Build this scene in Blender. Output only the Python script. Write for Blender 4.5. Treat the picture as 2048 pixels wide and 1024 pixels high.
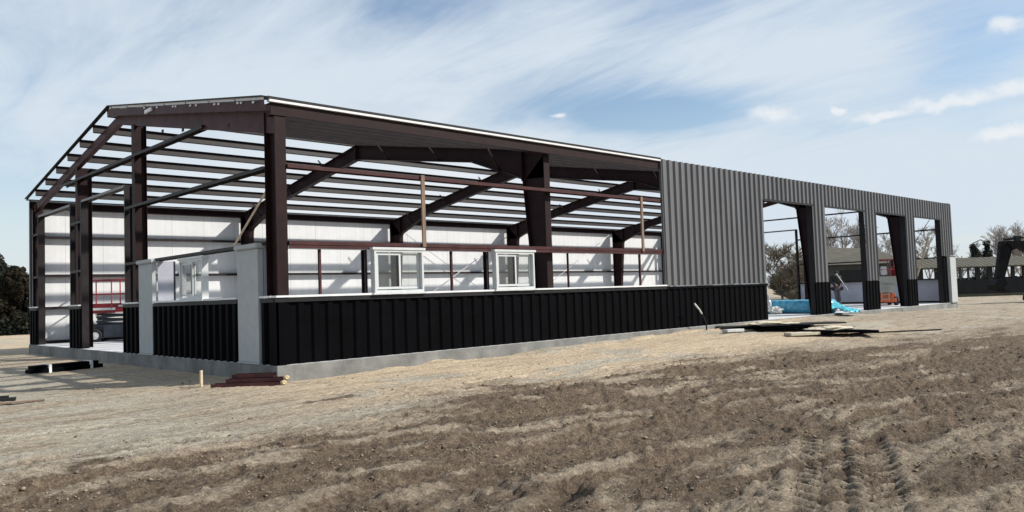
import bpy, bmesh, math, random
import numpy as np
from mathutils import Vector, Matrix
R = math.radians
random.seed(7)
for o in list(bpy.data.objects): bpy.data.objects.remove(o)
C = bpy.context.scene
col = C.collection

# ---------------------------------------------------------------- camera
cam_d = bpy.data.cameras.new('camera'); cam = bpy.data.objects.new('camera', cam_d); col.objects.link(cam)
YAW, PITCH, ROLL = R(46.1492), R(2.733), R(-1.9481)
fw = Vector((math.cos(YAW)*math.cos(PITCH), math.sin(YAW)*math.cos(PITCH), math.sin(PITCH)))
rt0 = Vector((math.sin(YAW), -math.cos(YAW), 0)); up0 = rt0.cross(fw)
rt = rt0*math.cos(ROLL)+up0*math.sin(ROLL); up = -rt0*math.sin(ROLL)+up0*math.cos(ROLL)
M = Matrix((rt, up, -fw)).transposed().to_4x4(); M.translation = Vector((-6.934, -13.394, 1.146))
cam.matrix_world = M
cam_d.sensor_width = 36; cam_d.lens = 1594.68/2048*36; cam_d.clip_start = .1; cam_d.clip_end = 5000
C.camera = cam
# ---------------------------------------------------------------- sun, sky, exposure
SUN = Vector((.95, -1, 1.05)).normalized()
sl = bpy.data.lights.new('sun', 'SUN'); sl.energy = 4.9; sl.angle = R(1.2); sl.color = (1, .95, .87)
so = bpy.data.objects.new('sun', sl); col.objects.link(so); so.rotation_euler = SUN.to_track_quat('Z', 'Y').to_euler(); so.location = (20, -20, 30)
C.view_settings.view_transform = 'Standard'; C.view_settings.look = 'None'
C.view_settings.exposure = .18; C.view_settings.gamma = 1
w = bpy.data.worlds.new('World'); C.world = w; w.use_nodes = True
nt = w.node_tree; N = nt.nodes; L = nt.links
for n in list(N): N.remove(n)
def wn(t, **k):
    n = N.new(t)
    for a, v in k.items(): setattr(n, a, v)
    return n
def wl(a, b): L.new(a, b)
def wmath(op, a, b=None, clamp=False):
    n = wn('ShaderNodeMath', operation=op, use_clamp=clamp)
    for i, v in enumerate((a, b)):
        if v is None: continue
        if isinstance(v, (int, float)): n.inputs[i].default_value = v
        else: wl(v, n.inputs[i])
    return n.outputs[0]
def wramp(v, a, b):
    n = wn('ShaderNodeMapRange', interpolation_type='SMOOTHSTEP'); wl(v, n.inputs[0])
    n.inputs[1].default_value = a; n.inputs[2].default_value = b; return n.outputs[0]
sky = wn('ShaderNodeTexSky', sky_type='NISHITA'); sky.sun_disc = False
sky.sun_elevation = math.asin(SUN.z); sky.sun_rotation = math.atan2(SUN.x, SUN.y)
sky.air_density = 1.2; sky.dust_density = .6; sky.ozone_density = 1.6
geo = wn('ShaderNodeTexCoord'); sep = wn('ShaderNodeSeparateXYZ'); wl(geo.outputs['Generated'], sep.inputs[0])
X, Y, Z = sep.outputs
zz = wmath('ADD', wmath('MAXIMUM', Z, 0), .13)
cx = wmath('DIVIDE', X, zz); cy = wmath('DIVIDE', Y, zz)
comb = wn('ShaderNodeCombineXYZ'); wl(cx, comb.inputs[0]); wl(cy, comb.inputs[1])
def wnoise(vec, scale, detail, rough, dist=0, off=(0, 0, 0), sc=(1, 1, 1), rot=0):
    m = wn('ShaderNodeMapping'); wl(vec, m.inputs[0]); m.inputs['Location'].default_value = off
    m.inputs['Scale'].default_value = sc; m.inputs['Rotation'].default_value = (0, 0, rot)
    n = wn('ShaderNodeTexNoise'); wl(m.outputs[0], n.inputs[0]); n.inputs['Scale'].default_value = scale
    n.inputs['Detail'].default_value = detail; n.inputs['Roughness'].default_value = rough; n.inputs['Distortion'].default_value = dist
    return n.outputs[0]
# thin veils of high cloud, stretched along one wind direction, and a soft broad field of haze
n1 = wnoise(comb.outputs[0], .55, 6, .52, .6, (3.1, 1.7, 0), (1, .55, 1), R(-30))
n2 = wnoise(comb.outputs[0], 1.6, 8, .6, 1.2, (9.3, 4.2, 0), (1, .5, 1), R(-20))
VEC = [geo.outputs['Generated']]
def blob(az, el, ra, re, k):
    # a bank in the sky around a compass direction: gaussian of the angle
    d = (math.cos(az)*math.cos(el), math.sin(az)*math.cos(el), math.sin(el))
    s = (-math.sin(az), math.cos(az), 0); t = (-math.cos(az)*math.sin(el), -math.sin(az)*math.sin(el), math.cos(el))
    def dot(v):
        n = wn('ShaderNodeVectorMath', operation='DOT_PRODUCT'); wl(VEC[0], n.inputs[0]); n.inputs[1].default_value = v; return n.outputs['Value']
    a = wmath('DIVIDE', dot(s), ra); b = wmath('DIVIDE', dot(t), re)
    q = wmath('ADD', wmath('MULTIPLY', a, a), wmath('MULTIPLY', b, b))
    g = wmath('POWER', 2.718, wmath('MULTIPLY', q, -1))
    g = wmath('MULTIPLY', g, wmath('GREATER_THAN', dot(d), 0))
    return wmath('MULTIPLY', g, k)
n5 = wnoise(comb.outputs[0], 4.0, 9, .62, 1.5, (2.3, 7.2, 0), (1, .35, 1), R(-35))
veil = wmath('ADD', wmath('MULTIPLY', n1, .62), wmath('ADD', wmath('MULTIPLY', n2, .48), wmath('MULTIPLY', wmath('SUBTRACT', n5, .5), .45)))
BLOBS = [  # azimuth, elevation (deg), half widths, weight: minus = clear blue
    (38, 12.8, .13, .030, -.42), (33, 12.0, .09, .020, -.22), (15.5, 14.2, .06, .05, -.20), (53, 20.5, .10, .04, -.22), (79, 5, .10, .07, -.22), (45, 17.5, .12, .03, .16),
    (25.5, 15.0, .16, .035, .26), (64, 15, .18, .05, .12), (54, 7, .26, .10, .40), (24, 6, .28, .05, .30), (76, 15, .10, .06, -.04)]
acc = veil
for a, e, ra, re, k in BLOBS: acc = wmath('ADD', acc, blob(R(a), R(e), ra, re, k))
mask = wramp(acc, .20, .76)
low = wramp(Z, .24, 0.0)
mask = wmath('MAXIMUM', mask, wmath('MULTIPLY', low, .82))
mix = wn('ShaderNodeMix', data_type='RGBA'); wl(mask, mix.inputs[0])
tint = wn('ShaderNodeMix', data_type='RGBA', blend_type='MULTIPLY'); tint.inputs[0].default_value = 1
wl(sky.outputs[0], tint.inputs[6]); tint.inputs[7].default_value = (1.2, 1.22, 1.27, 1)
wl(tint.outputs[2], mix.inputs[6]); mix.inputs[7].default_value = (6.3, 7.1, 7.9, 1)
# small bright cumulus
n3 = wnoise(geo.outputs['Generated'], 16, 8, .62, .4, (1, 2, 3), (1, 1, 2.2))
wj = wn('ShaderNodeTexNoise'); wl(geo.outputs['Generated'], wj.inputs[0]); wj.inputs['Scale'].default_value = 14; wj.inputs['Detail'].default_value = 7; wj.inputs['Roughness'].default_value = .6
wa_ = wn('ShaderNodeVectorMath', operation='SUBTRACT'); wl(wj.outputs['Color'], wa_.inputs[0]); wa_.inputs[1].default_value = (.5, .5, .5)
wb_ = wn('ShaderNodeVectorMath', operation='MULTIPLY'); wl(wa_.outputs[0], wb_.inputs[0]); wb_.inputs[1].default_value = (.07, .07, .045)
wc_ = wn('ShaderNodeVectorMath', operation='ADD'); wl(wb_.outputs[0], wc_.inputs[0]); wl(geo.outputs['Generated'], wc_.inputs[1]); VEC[0] = wc_.outputs[0]
puff = None
for a, e, ra, re in [(27.8, 11.6, .034, .012), (20.9, 11.0, .055, .008), (16.6, 11.3, .06, .010), (13.0, 11.6, .035, .012), (14.2, 8.9, .034, .012), (13.4, 15.0, .026, .012), (23.7, 11.3, .010, .007), (42.7, 12.6, .015, .006)]:
    b_ = blob(R(a), R(e), ra, re, 1); puff = b_ if puff is None else wmath('MAXIMUM', puff, b_)
pm = wramp(wmath('ADD', wmath('MULTIPLY', puff, .75), wmath('MULTIPLY', n3, .75)), .62, 1.15)
mix2 = wn('ShaderNodeMix', data_type='RGBA'); wl(wmath('MULTIPLY', pm, .9), mix2.inputs[0]); wl(mix.outputs[2], mix2.inputs[6]); mix2.inputs[7].default_value = (7.9, 8.2, 8.5, 1)
VEC[0] = geo.outputs['Generated']
bank = wramp(wmath('ADD', blob(R(55), R(6.5), .30, .085, .9), wmath('MULTIPLY', wmath('SUBTRACT', n2, .5), .6)), .05, .9)
mix3 = wn('ShaderNodeMix', data_type='RGBA'); wl(wmath('MULTIPLY', bank, .85), mix3.inputs[0]); wl(mix2.outputs[2], mix3.inputs[6]); mix3.inputs[7].default_value = (7.6, 8.0, 8.4, 1)
bg = wn('ShaderNodeBackground'); wl(mix3.outputs[2], bg.inputs[0]); bg.inputs[1].default_value = .095
out = wn('ShaderNodeOutputWorld'); wl(bg.outputs[0], out.inputs[0])

# ---------------------------------------------------------------- materials
MT = {}
def mat(name, c, rough=.6, metal=0, var=.15, scale=4, bump=0, bscale=40, spec=.5, c2=None, stretch=(1, 1, 1), coat=0):
    m = bpy.data.materials.new(name); m.use_nodes = True; t = m.node_tree; b = t.nodes['Principled BSDF']
    tc = t.nodes.new('ShaderNodeTexCoord'); mp = t.nodes.new('ShaderNodeMapping'); t.links.new(tc.outputs['Object'], mp.inputs[0]); mp.inputs['Scale'].default_value = stretch
    n = t.nodes.new('ShaderNodeTexNoise'); t.links.new(mp.outputs[0], n.inputs[0]); n.inputs['Scale'].default_value = scale; n.inputs['Detail'].default_value = 7; n.inputs['Roughness'].default_value = .65
    r = t.nodes.new('ShaderNodeMapRange'); t.links.new(n.outputs[0], r.inputs[0]); r.inputs[1].default_value = .3; r.inputs[2].default_value = .7
    mx = t.nodes.new('ShaderNodeMix'); mx.data_type = 'RGBA'; t.links.new(r.outputs[0], mx.inputs[0])
    c2 = c2 or tuple(v*(1-2*var) for v in c)
    mx.inputs[6].default_value = (*c2, 1); mx.inputs[7].default_value = (*[min(1, v*(1+var)) for v in c], 1)
    t.links.new(mx.outputs[2], b.inputs['Base Color'])
    b.inputs['Roughness'].default_value = rough; b.inputs['Metallic'].default_value = metal; b.inputs['Specular IOR Level'].default_value = spec
    if coat: b.inputs['Coat Weight'].default_value = coat
    if bump:
        n2 = t.nodes.new('ShaderNodeTexNoise'); t.links.new(mp.outputs[0], n2.inputs[0]); n2.inputs['Scale'].default_value = bscale; n2.inputs['Detail'].default_value = 5
        bp = t.nodes.new('ShaderNodeBump'); bp.inputs['Strength'].default_value = bump; bp.inputs['Distance'].default_value = .02
        t.links.new(n2.outputs[0], bp.inputs['Height']); t.links.new(bp.outputs[0], b.inputs['Normal'])
    MT[name] = m; return m
mat('primer_steel', (.019, .0072, .0076), .58, 0, .25, 3, .1, 30, .16)
mat('brown_steel', (.062, .022, .022), .55, 0, .25, 3, .1, 30, .2)  # lighter, redder brown than the frame steel
mat('red_primer', (.085, .022, .022), .45, 0, .3, 5, .1, 30, .4)
mat('purlin_steel', (.020, .0150, .0160), .5, 0, .25, 3, 0, 30, .2)
mat('lit_header', (.16, .15, .15), .45, 0, .2, 5)  # light caught by the header channels is put into this paler grey
mat('black_panel', (.0016, .0018, .0028), .6, 0, .3, 2, .04, 3, .04)
mat('grey_panel', (.118, .118, .122), .45, 0, .10, 1.5, .06, 2, .4, stretch=(1, 1, .3))
mat('dark_trim', (.016, .016, .018), .5, 0, .15, 3, 0, 1, .2)
mat('white_trim', (.72, .72, .72), .5, 0, .06, 6)
mat('vinyl', (.56, .58, .58), .4, 0, .05, 6)
mat('foam_grey', (.40, .42, .42), .9, 0, .05, 5, .15, 60)
mat('concrete', (.20, .20, .19), .9, 0, .25, 1.6, .35, 14)
mat('floor_concrete', (.60, .60, .60), .8, 0, .08, 1.1, .15, 14)
mat('return_panel', (.34, .35, .40), .6, 0, .05, 3)
mat('timber', (.22, .145, .10), .8, 0, .2, 12, .2, 30, stretch=(1, 1, .1))
mat('new_timber', (.58, .47, .33), .8, 0, .15, 12, .2, 30)
mat('sheet_grey', (.040, .043, .040), .45, 0, .2, 3, 0, 1, .3)
mat('cream_board', (.58, .52, .40), .8, 0, .12, 8, .2, 30)
mat('galv', (.42, .43, .44), .4, .6, .15, 10)
mat('red_paint', (.20, .008, .012), .45, 0, .15, 6)
mat('red_rail', (.30, .05, .05), .5, 0, .2, 6)
mat('navy_steel', (.030, .038, .055), .5, 0, .3, 6)
mat('tyre', (.02, .02, .02), .9, 0, .2, 10)
mat('white_paint', (.62, .62, .62), .5, 0, .08, 8)
mat('orange_paint', (.55, .13, .045), .5, 0, .15, 6)
mat('cream_paint', (.45, .45, .40), .5, 0, .12, 6)
mat('blue_wrap', (.09, .40, .60), .32, 0, .3, 7, .5, 9, .5)
mat('cyan_wrap', (.10, .50, .62), .3, 0, .3, 8, .5, 12, .5)
mat('clear_wrap', (.62, .62, .60), .3, 0, .15, 10, .6, 16, .6)
mat('tan_foam', (.62, .50, .30), .9, 0, .25, 20, .4, 40)
mat('excavator_paint', (.008, .008, .009), .6, 0, .3, 5, 0, 1, .1)
mat('roof_tan', (.080, .074, .052), .8, 0, .2, 1.5, stretch=(1, 1, 1))
mat('barn_wall', (.050, .054, .046), .8, 0, .25, 1)
mat('dark_board', (.008, .0085, .009), .8, 0, .35, 2)
mat('bark_grey', (.19, .165, .125), .9, 0, .25, 5)
mat('bark_pale', (.38, .35, .33), .9, 0, .2, 5)
mat('bark_dark', (.05, .04, .032), .9, 0, .25, 5)
mat('skin', (.45, .27, .2), .6, 0, .08, 10)
mat('jacket', (.022, .026, .024), .9, 0, .25, 14)
mat('trousers', (.10, .10, .125), .9, 0, .15, 14)
mat('boot', (.36, .34, .31), .8, 0, .2, 14)
mat('hair', (.02, .015, .012), .8)
mat('sack', (.5, .5, .48), .8, 0, .15, 10, .5, 20)
def leafmat(name, a, b):
    m = mat(name, a, .85, 0, .2, .9, 0, 1, .2, c2=b); return m
leafmat('leaf_dark', (.018, .022, .013), (.006, .009, .006))
leafmat('leaf_rust', (.026, .020, .011), (.009, .009, .006))
leafmat('leaf_olive', (.045, .045, .022), (.016, .018, .010))
# each sheet of cladding (.915 m wide) has its own slight tone
def sheets(name, k):
    t = MT[name].node_tree; b = t.nodes['Principled BSDF']; src = b.inputs['Base Color'].links[0].from_socket; tc = t.nodes.new('ShaderNodeTexCoord'); s = t.nodes.new('ShaderNodeSeparateXYZ'); t.links.new(tc.outputs['Object'], s.inputs[0])
    def mt(op, a, v=None):
        n = t.nodes.new('ShaderNodeMath'); n.operation = op
        for i, q in enumerate((a, v)):
            if q is None: continue
            if isinstance(q, (int, float)): n.inputs[i].default_value = q
            else: t.links.new(q, n.inputs[i])
        return n.outputs[0]
    u = mt('DIVIDE', mt('ADD', s.outputs[0], s.outputs[1]), .915); fl = mt('FLOOR', u); wn_ = t.nodes.new('ShaderNodeTexWhiteNoise'); wn_.noise_dimensions = '1D'; t.links.new(fl, wn_.inputs['W'])
    lap = mt('LESS_THAN', mt('FRACT', u), .018)
    # screw rows at the girts
    du = mt('ABSOLUTE', mt('SUBTRACT', mt('FRACT', mt('DIVIDE', mt('ADD', s.outputs[0], s.outputs[1]), .305)), .5)); su = mt('LESS_THAN', du, .05); rows = None
    for z in (1.32, 2.24, 3.66, 4.20, 4.74, .12, 1.05):
        q = mt('LESS_THAN', mt('ABSOLUTE', mt('SUBTRACT', s.outputs[2], z)), .013); rows = q if rows is None else mt('MAXIMUM', rows, q)
    scr = mt('MULTIPLY', su, rows)
    kk = mt('ADD', mt('ADD', mt('MULTIPLY', mt('SUBTRACT', wn_.outputs['Value'], .5), k), 1.0), mt('SUBTRACT', mt('MULTIPLY', scr, .9), mt('MULTIPLY', lap, .5)))
    x = t.nodes.new('ShaderNodeVectorMath'); x.operation = 'SCALE'; t.links.new(src, x.inputs[0]); t.links.new(kk, x.inputs['Scale']); t.links.new(x.outputs[0], b.inputs['Base Color'])
sheets('grey_panel', .22); sheets('black_panel', .3)
# white vinyl-faced wall insulation, with its taped seams
def insul():
    m = mat('insulation', (.66, .665, .67), .45, 0, .04, 1.2, .12, 5, .4); t = m.node_tree; b = t.nodes['Principled BSDF']
    src = b.inputs['Base Color'].links[0].from_socket
    tc = t.nodes.new('ShaderNodeTexCoord'); s = t.nodes.new('ShaderNodeSeparateXYZ'); t.links.new(tc.outputs['Object'], s.inputs[0])
    def mt(op, a, v):
        n = t.nodes.new('ShaderNodeMath'); n.operation = op
        if isinstance(a, (int, float)): n.inputs[0].default_value = a
        else: t.links.new(a, n.inputs[0])
        if v is not None:
            if isinstance(v, (int, float)): n.inputs[1].default_value = v
            else: t.links.new(v, n.inputs[1])
        return n.outputs[0]
    u = mt('ADD', s.outputs[0], s.outputs[1])
    fr = mt('FRACT', mt('DIVIDE', u, 1.22), None); seam = mt('LESS_THAN', fr, .022)
    n = t.nodes.new('ShaderNodeTexNoise'); mp = t.nodes.new('ShaderNodeMapping'); t.links.new(tc.outputs['Object'], mp.inputs[0]); mp.inputs['Scale'].default_value = (3, 3, .12)
    t.links.new(mp.outputs[0], n.inputs[0]); n.inputs['Scale'].default_value = 2.2; n.inputs['Detail'].default_value = 4
    st = mt('MULTIPLY', mt('SUBTRACT', n.outputs[0], .5), .22)
    k = mt('SUBTRACT', mt('ADD', 1.0, st), mt('MULTIPLY', seam, .22))
    mx = t.nodes.new('ShaderNodeVectorMath'); mx.operation = 'SCALE'; t.links.new(src, mx.inputs[0]); t.links.new(k, mx.inputs['Scale'])
    t.links.new(mx.outputs[0], b.inputs['Base Color'])
insul()
def glassmat(name, tr):
    m = bpy.data.materials.new(name); m.use_nodes = True; t = m.node_tree
    for n in list(t.nodes): t.nodes.remove(n)
    o = t.nodes.new('ShaderNodeOutputMaterial'); a = t.nodes.new('ShaderNodeBsdfTransparent'); a.inputs[0].default_value = (tr, tr*1.01, tr, 1)
    g = t.nodes.new('ShaderNodeBsdfGlossy'); g.inputs['Roughness'].default_value = .02; f = t.nodes.new('ShaderNodeValue'); f.outputs[0].default_value = .09
    x = t.nodes.new('ShaderNodeMixShader'); t.links.new(f.outputs[0], x.inputs[0]); t.links.new(a.outputs[0], x.inputs[1]); t.links.new(g.outputs[0], x.inputs[2]); t.links.new(x.outputs[0], o.inputs[0]); MT[name] = m
glassmat('glass', .90); glassmat('screened_glass', .70); 

# ---------------------------------------------------------------- helpers
def obj(name, bm, m, parent=None, smooth=False, loc=None, rz=0):
    me = bpy.data.meshes.new(name); bmesh.ops.recalc_face_normals(bm, faces=bm.faces[:]); bm.to_mesh(me); bm.free()
    o = bpy.data.objects.new(name, me); col.objects.link(o); me.materials.append(MT[m] if isinstance(m, str) else m)
    if smooth: me.polygons.foreach_set('use_smooth', [True]*len(me.polygons))
    if parent: o.parent = parent
    if loc: o.location = loc
    if rz: o.rotation_euler.z = rz
    return o
def tag(o, label=None, cat=None, group=None, kind=None):
    if label: o['label'] = label
    if cat: o['category'] = cat
    if group: o['group'] = group
    if kind: o['kind'] = kind
    return o
def empty(name, loc=(0, 0, 0), rz=0, parent=None):
    o = bpy.data.objects.new(name, None); col.objects.link(o); o.location = loc; o.rotation_euler.z = rz; o.empty_display_size = .3
    if parent: o.parent = parent
    return o
def B(): return bmesh.new()
def box(bm, a, b):
    x0, y0, z0 = [min(p, q) for p, q in zip(a, b)]; x1, y1, z1 = [max(p, q) for p, q in zip(a, b)]
    v = [bm.verts.new(p) for p in [(x0,y0,z0),(x1,y0,z0),(x1,y1,z0),(x0,y1,z0),(x0,y0,z1),(x1,y0,z1),(x1,y1,z1),(x0,y1,z1)]]
    for f in [(0,3,2,1),(4,5,6,7),(0,1,5,4),(1,2,6,5),(2,3,7,6),(3,0,4,7)]: bm.faces.new([v[i] for i in f])
    return bm
def extr(bm, prof, p0, p1, upv=(0, 0, 1)):
    p0, p1 = Vector(p0), Vector(p1); d = (p1-p0).normalized(); u = Vector(upv); s = d.cross(u)
    if s.length < 1e-4: s = d.cross(Vector((1, 0, 0)))
    s.normalize(); u = s.cross(d)
    a = [bm.verts.new(p0+s*x+u*y) for x, y in prof]; b = [bm.verts.new(p1+s*x+u*y) for x, y in prof]
    n = len(prof)
    bm.faces.new(a); bm.faces.new(b[::-1])
    for i in range(n): bm.faces.new([a[i], b[i], b[(i+1) % n], a[(i+1) % n]])
    return bm
def rect(wd, h): return [(-wd/2, -h/2), (wd/2, -h/2), (wd/2, h/2), (-wd/2, h/2)]
def bar(bm, p0, p1, wd, h=None, upv=(0, 0, 1)): return extr(bm, rect(wd, h or wd), p0, p1, upv)
def cprof(depth, fl, t=.006, flip=1):
    # C section, web along "up", open to the +side
    d = depth/2; return [(flip*x, y) for x, y in [(0, -d), (fl, -d), (fl, -d+t), (t, -d+t), (t, d-t), (fl, d-t), (fl, d), (0, d)]]
def hprof(depth, fl, t=.006, flip=1):
    # C section turned: web level, flanges down and up (a girt)
    return [(y, x) for x, y in cprof(depth, fl, t, flip)]
def prism_x(bm, pts, x0, x1):
    a = [bm.verts.new((x0, y, z)) for y, z in pts]; b = [bm.verts.new((x1, y, z)) for y, z in pts]; n = len(pts)
    bm.faces.new(a); bm.faces.new(b[::-1])
    for i in range(n): bm.faces.new([a[i], b[i], b[(i+1) % n], a[(i+1) % n]])
def tube(bm, pts, rad, seg=8, cap=True):
    pts = [Vector(p) for p in pts]; rings = []; 
    rads = rad if isinstance(rad, (list, tuple)) else [rad]*len(pts)
    ref = Vector((.3, .2, 1)).normalized()
    for i, p in enumerate(pts):
        d = (pts[min(i+1, len(pts)-1)]-pts[max(i-1, 0)]).normalized()
        s = d.cross(ref)
        if s.length < .1: s = d.cross(Vector((1, 0, 0)))
        s.normalize(); u = s.cross(d)
        rings.append([bm.verts.new(p+(s*math.cos(2*math.pi*k/seg)+u*math.sin(2*math.pi*k/seg))*rads[i]) for k in range(seg)])
    for a, b in zip(rings, rings[1:]):
        for k in range(seg): bm.faces.new([a[k], a[(k+1) % seg], b[(k+1) % seg], b[k]])
    if cap: bm.faces.new(rings[0][::-1]); bm.faces.new(rings[-1])
    return bm
def cyl(bm, p0, p1, r, seg=20): return tube(bm, [p0, p1], r, seg)
# ribbed sheet: ribs every .305 m on the weather side, flat backing behind; axis 'x' faces -Y, axis 'y' faces -X
RIB = .305
def ribbed(bm, axis, a, b, z0, z1, plane, dirn=-1, depth=.055, back=.012):
    us = [(a, 0)]
    k = math.floor(a/RIB)
    while k*RIB < b:
        c = k*RIB+RIB/2
        for du, h in [(-.098, 0), (-.052, 1), (.052, 1), (.098, 0)]:
            u = c+du
            if a < u < b: us.append((u, h))
            elif u <= a: us[0] = (a, h)
        k += 1
    us.append((b, us[-1][1]))
    us = [(a, us[0][1])]+[q for q in us[1:]]
    out_ = []
    for u, h in us:
        out_.append((u, plane+dirn*(.004+depth*h)))
    f = (lambda u, v, z: (u, v, z)) if axis == 'x' else (lambda u, v, z: (v, u, z))
    pb = plane-dirn*back
    lo = [bm.verts.new(f(u, v, z0)) for u, v in out_]; hi = [bm.verts.new(f(u, v, z1)) for u, v in out_]
    lob = [bm.verts.new(f(u, pb, z0)) for u, v in out_]; hib = [bm.verts.new(f(u, pb, z1)) for u, v in out_]
    for i in range(len(out_)-1):
        if out_[i+1][0]-out_[i][0] < 1e-5: continue
        for q in ([lo[i], lo[i+1], hi[i+1], hi[i]], [lob[i+1], lob[i], hib[i], hib[i+1]], [lo[i+1], lo[i], lob[i], lob[i+1]], [hi[i], hi[i+1], hib[i+1], hib[i]]): bm.faces.new(q)
    bm.faces.new([lo[0], hi[0], hib[0], lob[0]]); bm.faces.new([lo[-1], lob[-1], hib[-1], hi[-1]])
    return bm

# ---------------------------------------------------------------- ground
def h2(i, j, s):
    v = np.sin(i*127.1+j*311.7+s*74.7)*43758.5453; return v-np.floor(v)
def vnoise(x, y, s=0):
    i = np.floor(x); j = np.floor(y); fx = x-i; fy = y-j; fx = fx*fx*(3-2*fx); fy = fy*fy*(3-2*fy)
    return (h2(i, j, s)*(1-fx)+h2(i+1, j, s)*fx)*(1-fy)+(h2(i, j+1, s)*(1-fx)+h2(i+1, j+1, s)*fx)*fy
def fbm(x, y, s=0, o=5, g=.5):
    t = 0; a = 1; n = 0
    for k in range(o):
        t = t+a*vnoise(x*2**k*.98+k*17.3, y*2**k*1.01+k*9.1, s+k); n += a; a *= g
    return t/n
def ss(a, b, v):
    t = np.clip((v-a)/(b-a), 0, 1); return t*t*(3-2*t)
def axis_lines(lo, hi, step, far0, far1, g):
    a = list(np.arange(lo, hi, step)); s = step; v = hi
    while v < far1: a.append(v); s *= g; v += s
    s = step*g; v = lo-s; pre = []
    while v > far0: pre.append(v); s *= g; v -= s
    return np.array(pre[::-1]+a)
gx = axis_lines(-6.6, 8.0, .033, -1600, 2600, 1.03)
gy = axis_lines(-12.4, 1.0, .031, -1600, 2600, 1.045)
GX, GY = np.meshgrid(gx, gy, indexing='ij')
def segdist(x, y, pts):
    best = np.full(x.shape, 1e9); along = np.zeros(x.shape); acc_ = 0
    for (ax, ay), (bx, by) in zip(pts, pts[1:]):
        l = math.hypot(bx-ax, by-ay); t = np.clip(((x-ax)*(bx-ax)+(y-ay)*(by-ay))/l**2, 0, 1)
        dx = x-(ax+t*(bx-ax)); dy = y-(ay+t*(by-ay)); d = np.hypot(dx, dy)*np.sign((bx-ax)*dy-(by-ay)*dx+1e-9)
        k = np.abs(d) < np.abs(best); best = np.where(k, d, best); along = np.where(k, acc_+t*l, along); acc_ += l
    return best, along
def near(x, y): return ss(40, 12, np.hypot(x-2, y+6))
RUTS = [  # wheel and track lines of the machines that drove along the wall
    ([(-6, -5.2), (-2, -4.2), (2, -5.0), (6, -5.0), (14, -7.2), (40, -14)], .16, .075),
    ([(-7, -7.0), (-3, -6.2), (1, -6.2), (5, -6.4), (12, -8.6), (40, -17)], .20, .085),
    ([(-7, -5.9), (-3, -5.2), (1, -5.6), (5, -5.8), (12, -8.0), (40, -16)], .13, .05),
    ([(-6, -2.2), (-2, -2.6), (2, -3.6), (6, -4.2), (14, -6.2), (40, -12)], .12, .035),
    ([(-6.5, -8.6), (-3, -7.6), (0, -7.6), (4, -8.4), (9, -10.2), (30, -18)], .18, .075),
    ([(-5, -10.8), (-2, -8.9), (1, -8.9), (4, -9.6), (9, -12), (30, -21)], .16, .07),
    ([(-5, 3.6), (-2, 2.6), (1, -1.9), (6, -2.6), (14, -4.4), (40, -9)], .10, .02),
    ([(-4.4, -12), (-2, -10.1), (2, -10.2), (6, -11.4), (12, -14)], .15, .06)]
MOUNDS = [(2.0, -5.05, .9, .17, .16, -.1), (5.6, -4.9, .8, .15, .10, -.15), (4.2, -4.5, .5, .12, .07, 0), (-.7, -2.9, .55, .13, .05, 0), (-2.2, -8.0, .30, .16, -.10, .3), (1.2, -9.9, .25, .14, -.10, -.2),
          (8.5, -6.2, 1.2, .3, .12, -.3), (-3.4, -6.6, .4, .2, .05, .2), (2.2, -7.5, .45, .16, -.06, .1), (-1.8, -8.9, .35, .15, .06, .4), (-4.4, -4.7, .3, .14, .03, 0), (13, -9, 2.5, .7, .22, -.3), (20, -12, 4, .9, .25, -.3), (-.4, -8.3, .5, .2, -.06, .5), (10.5, -8.6, 1.6, .4, .14, -.3)]
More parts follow.
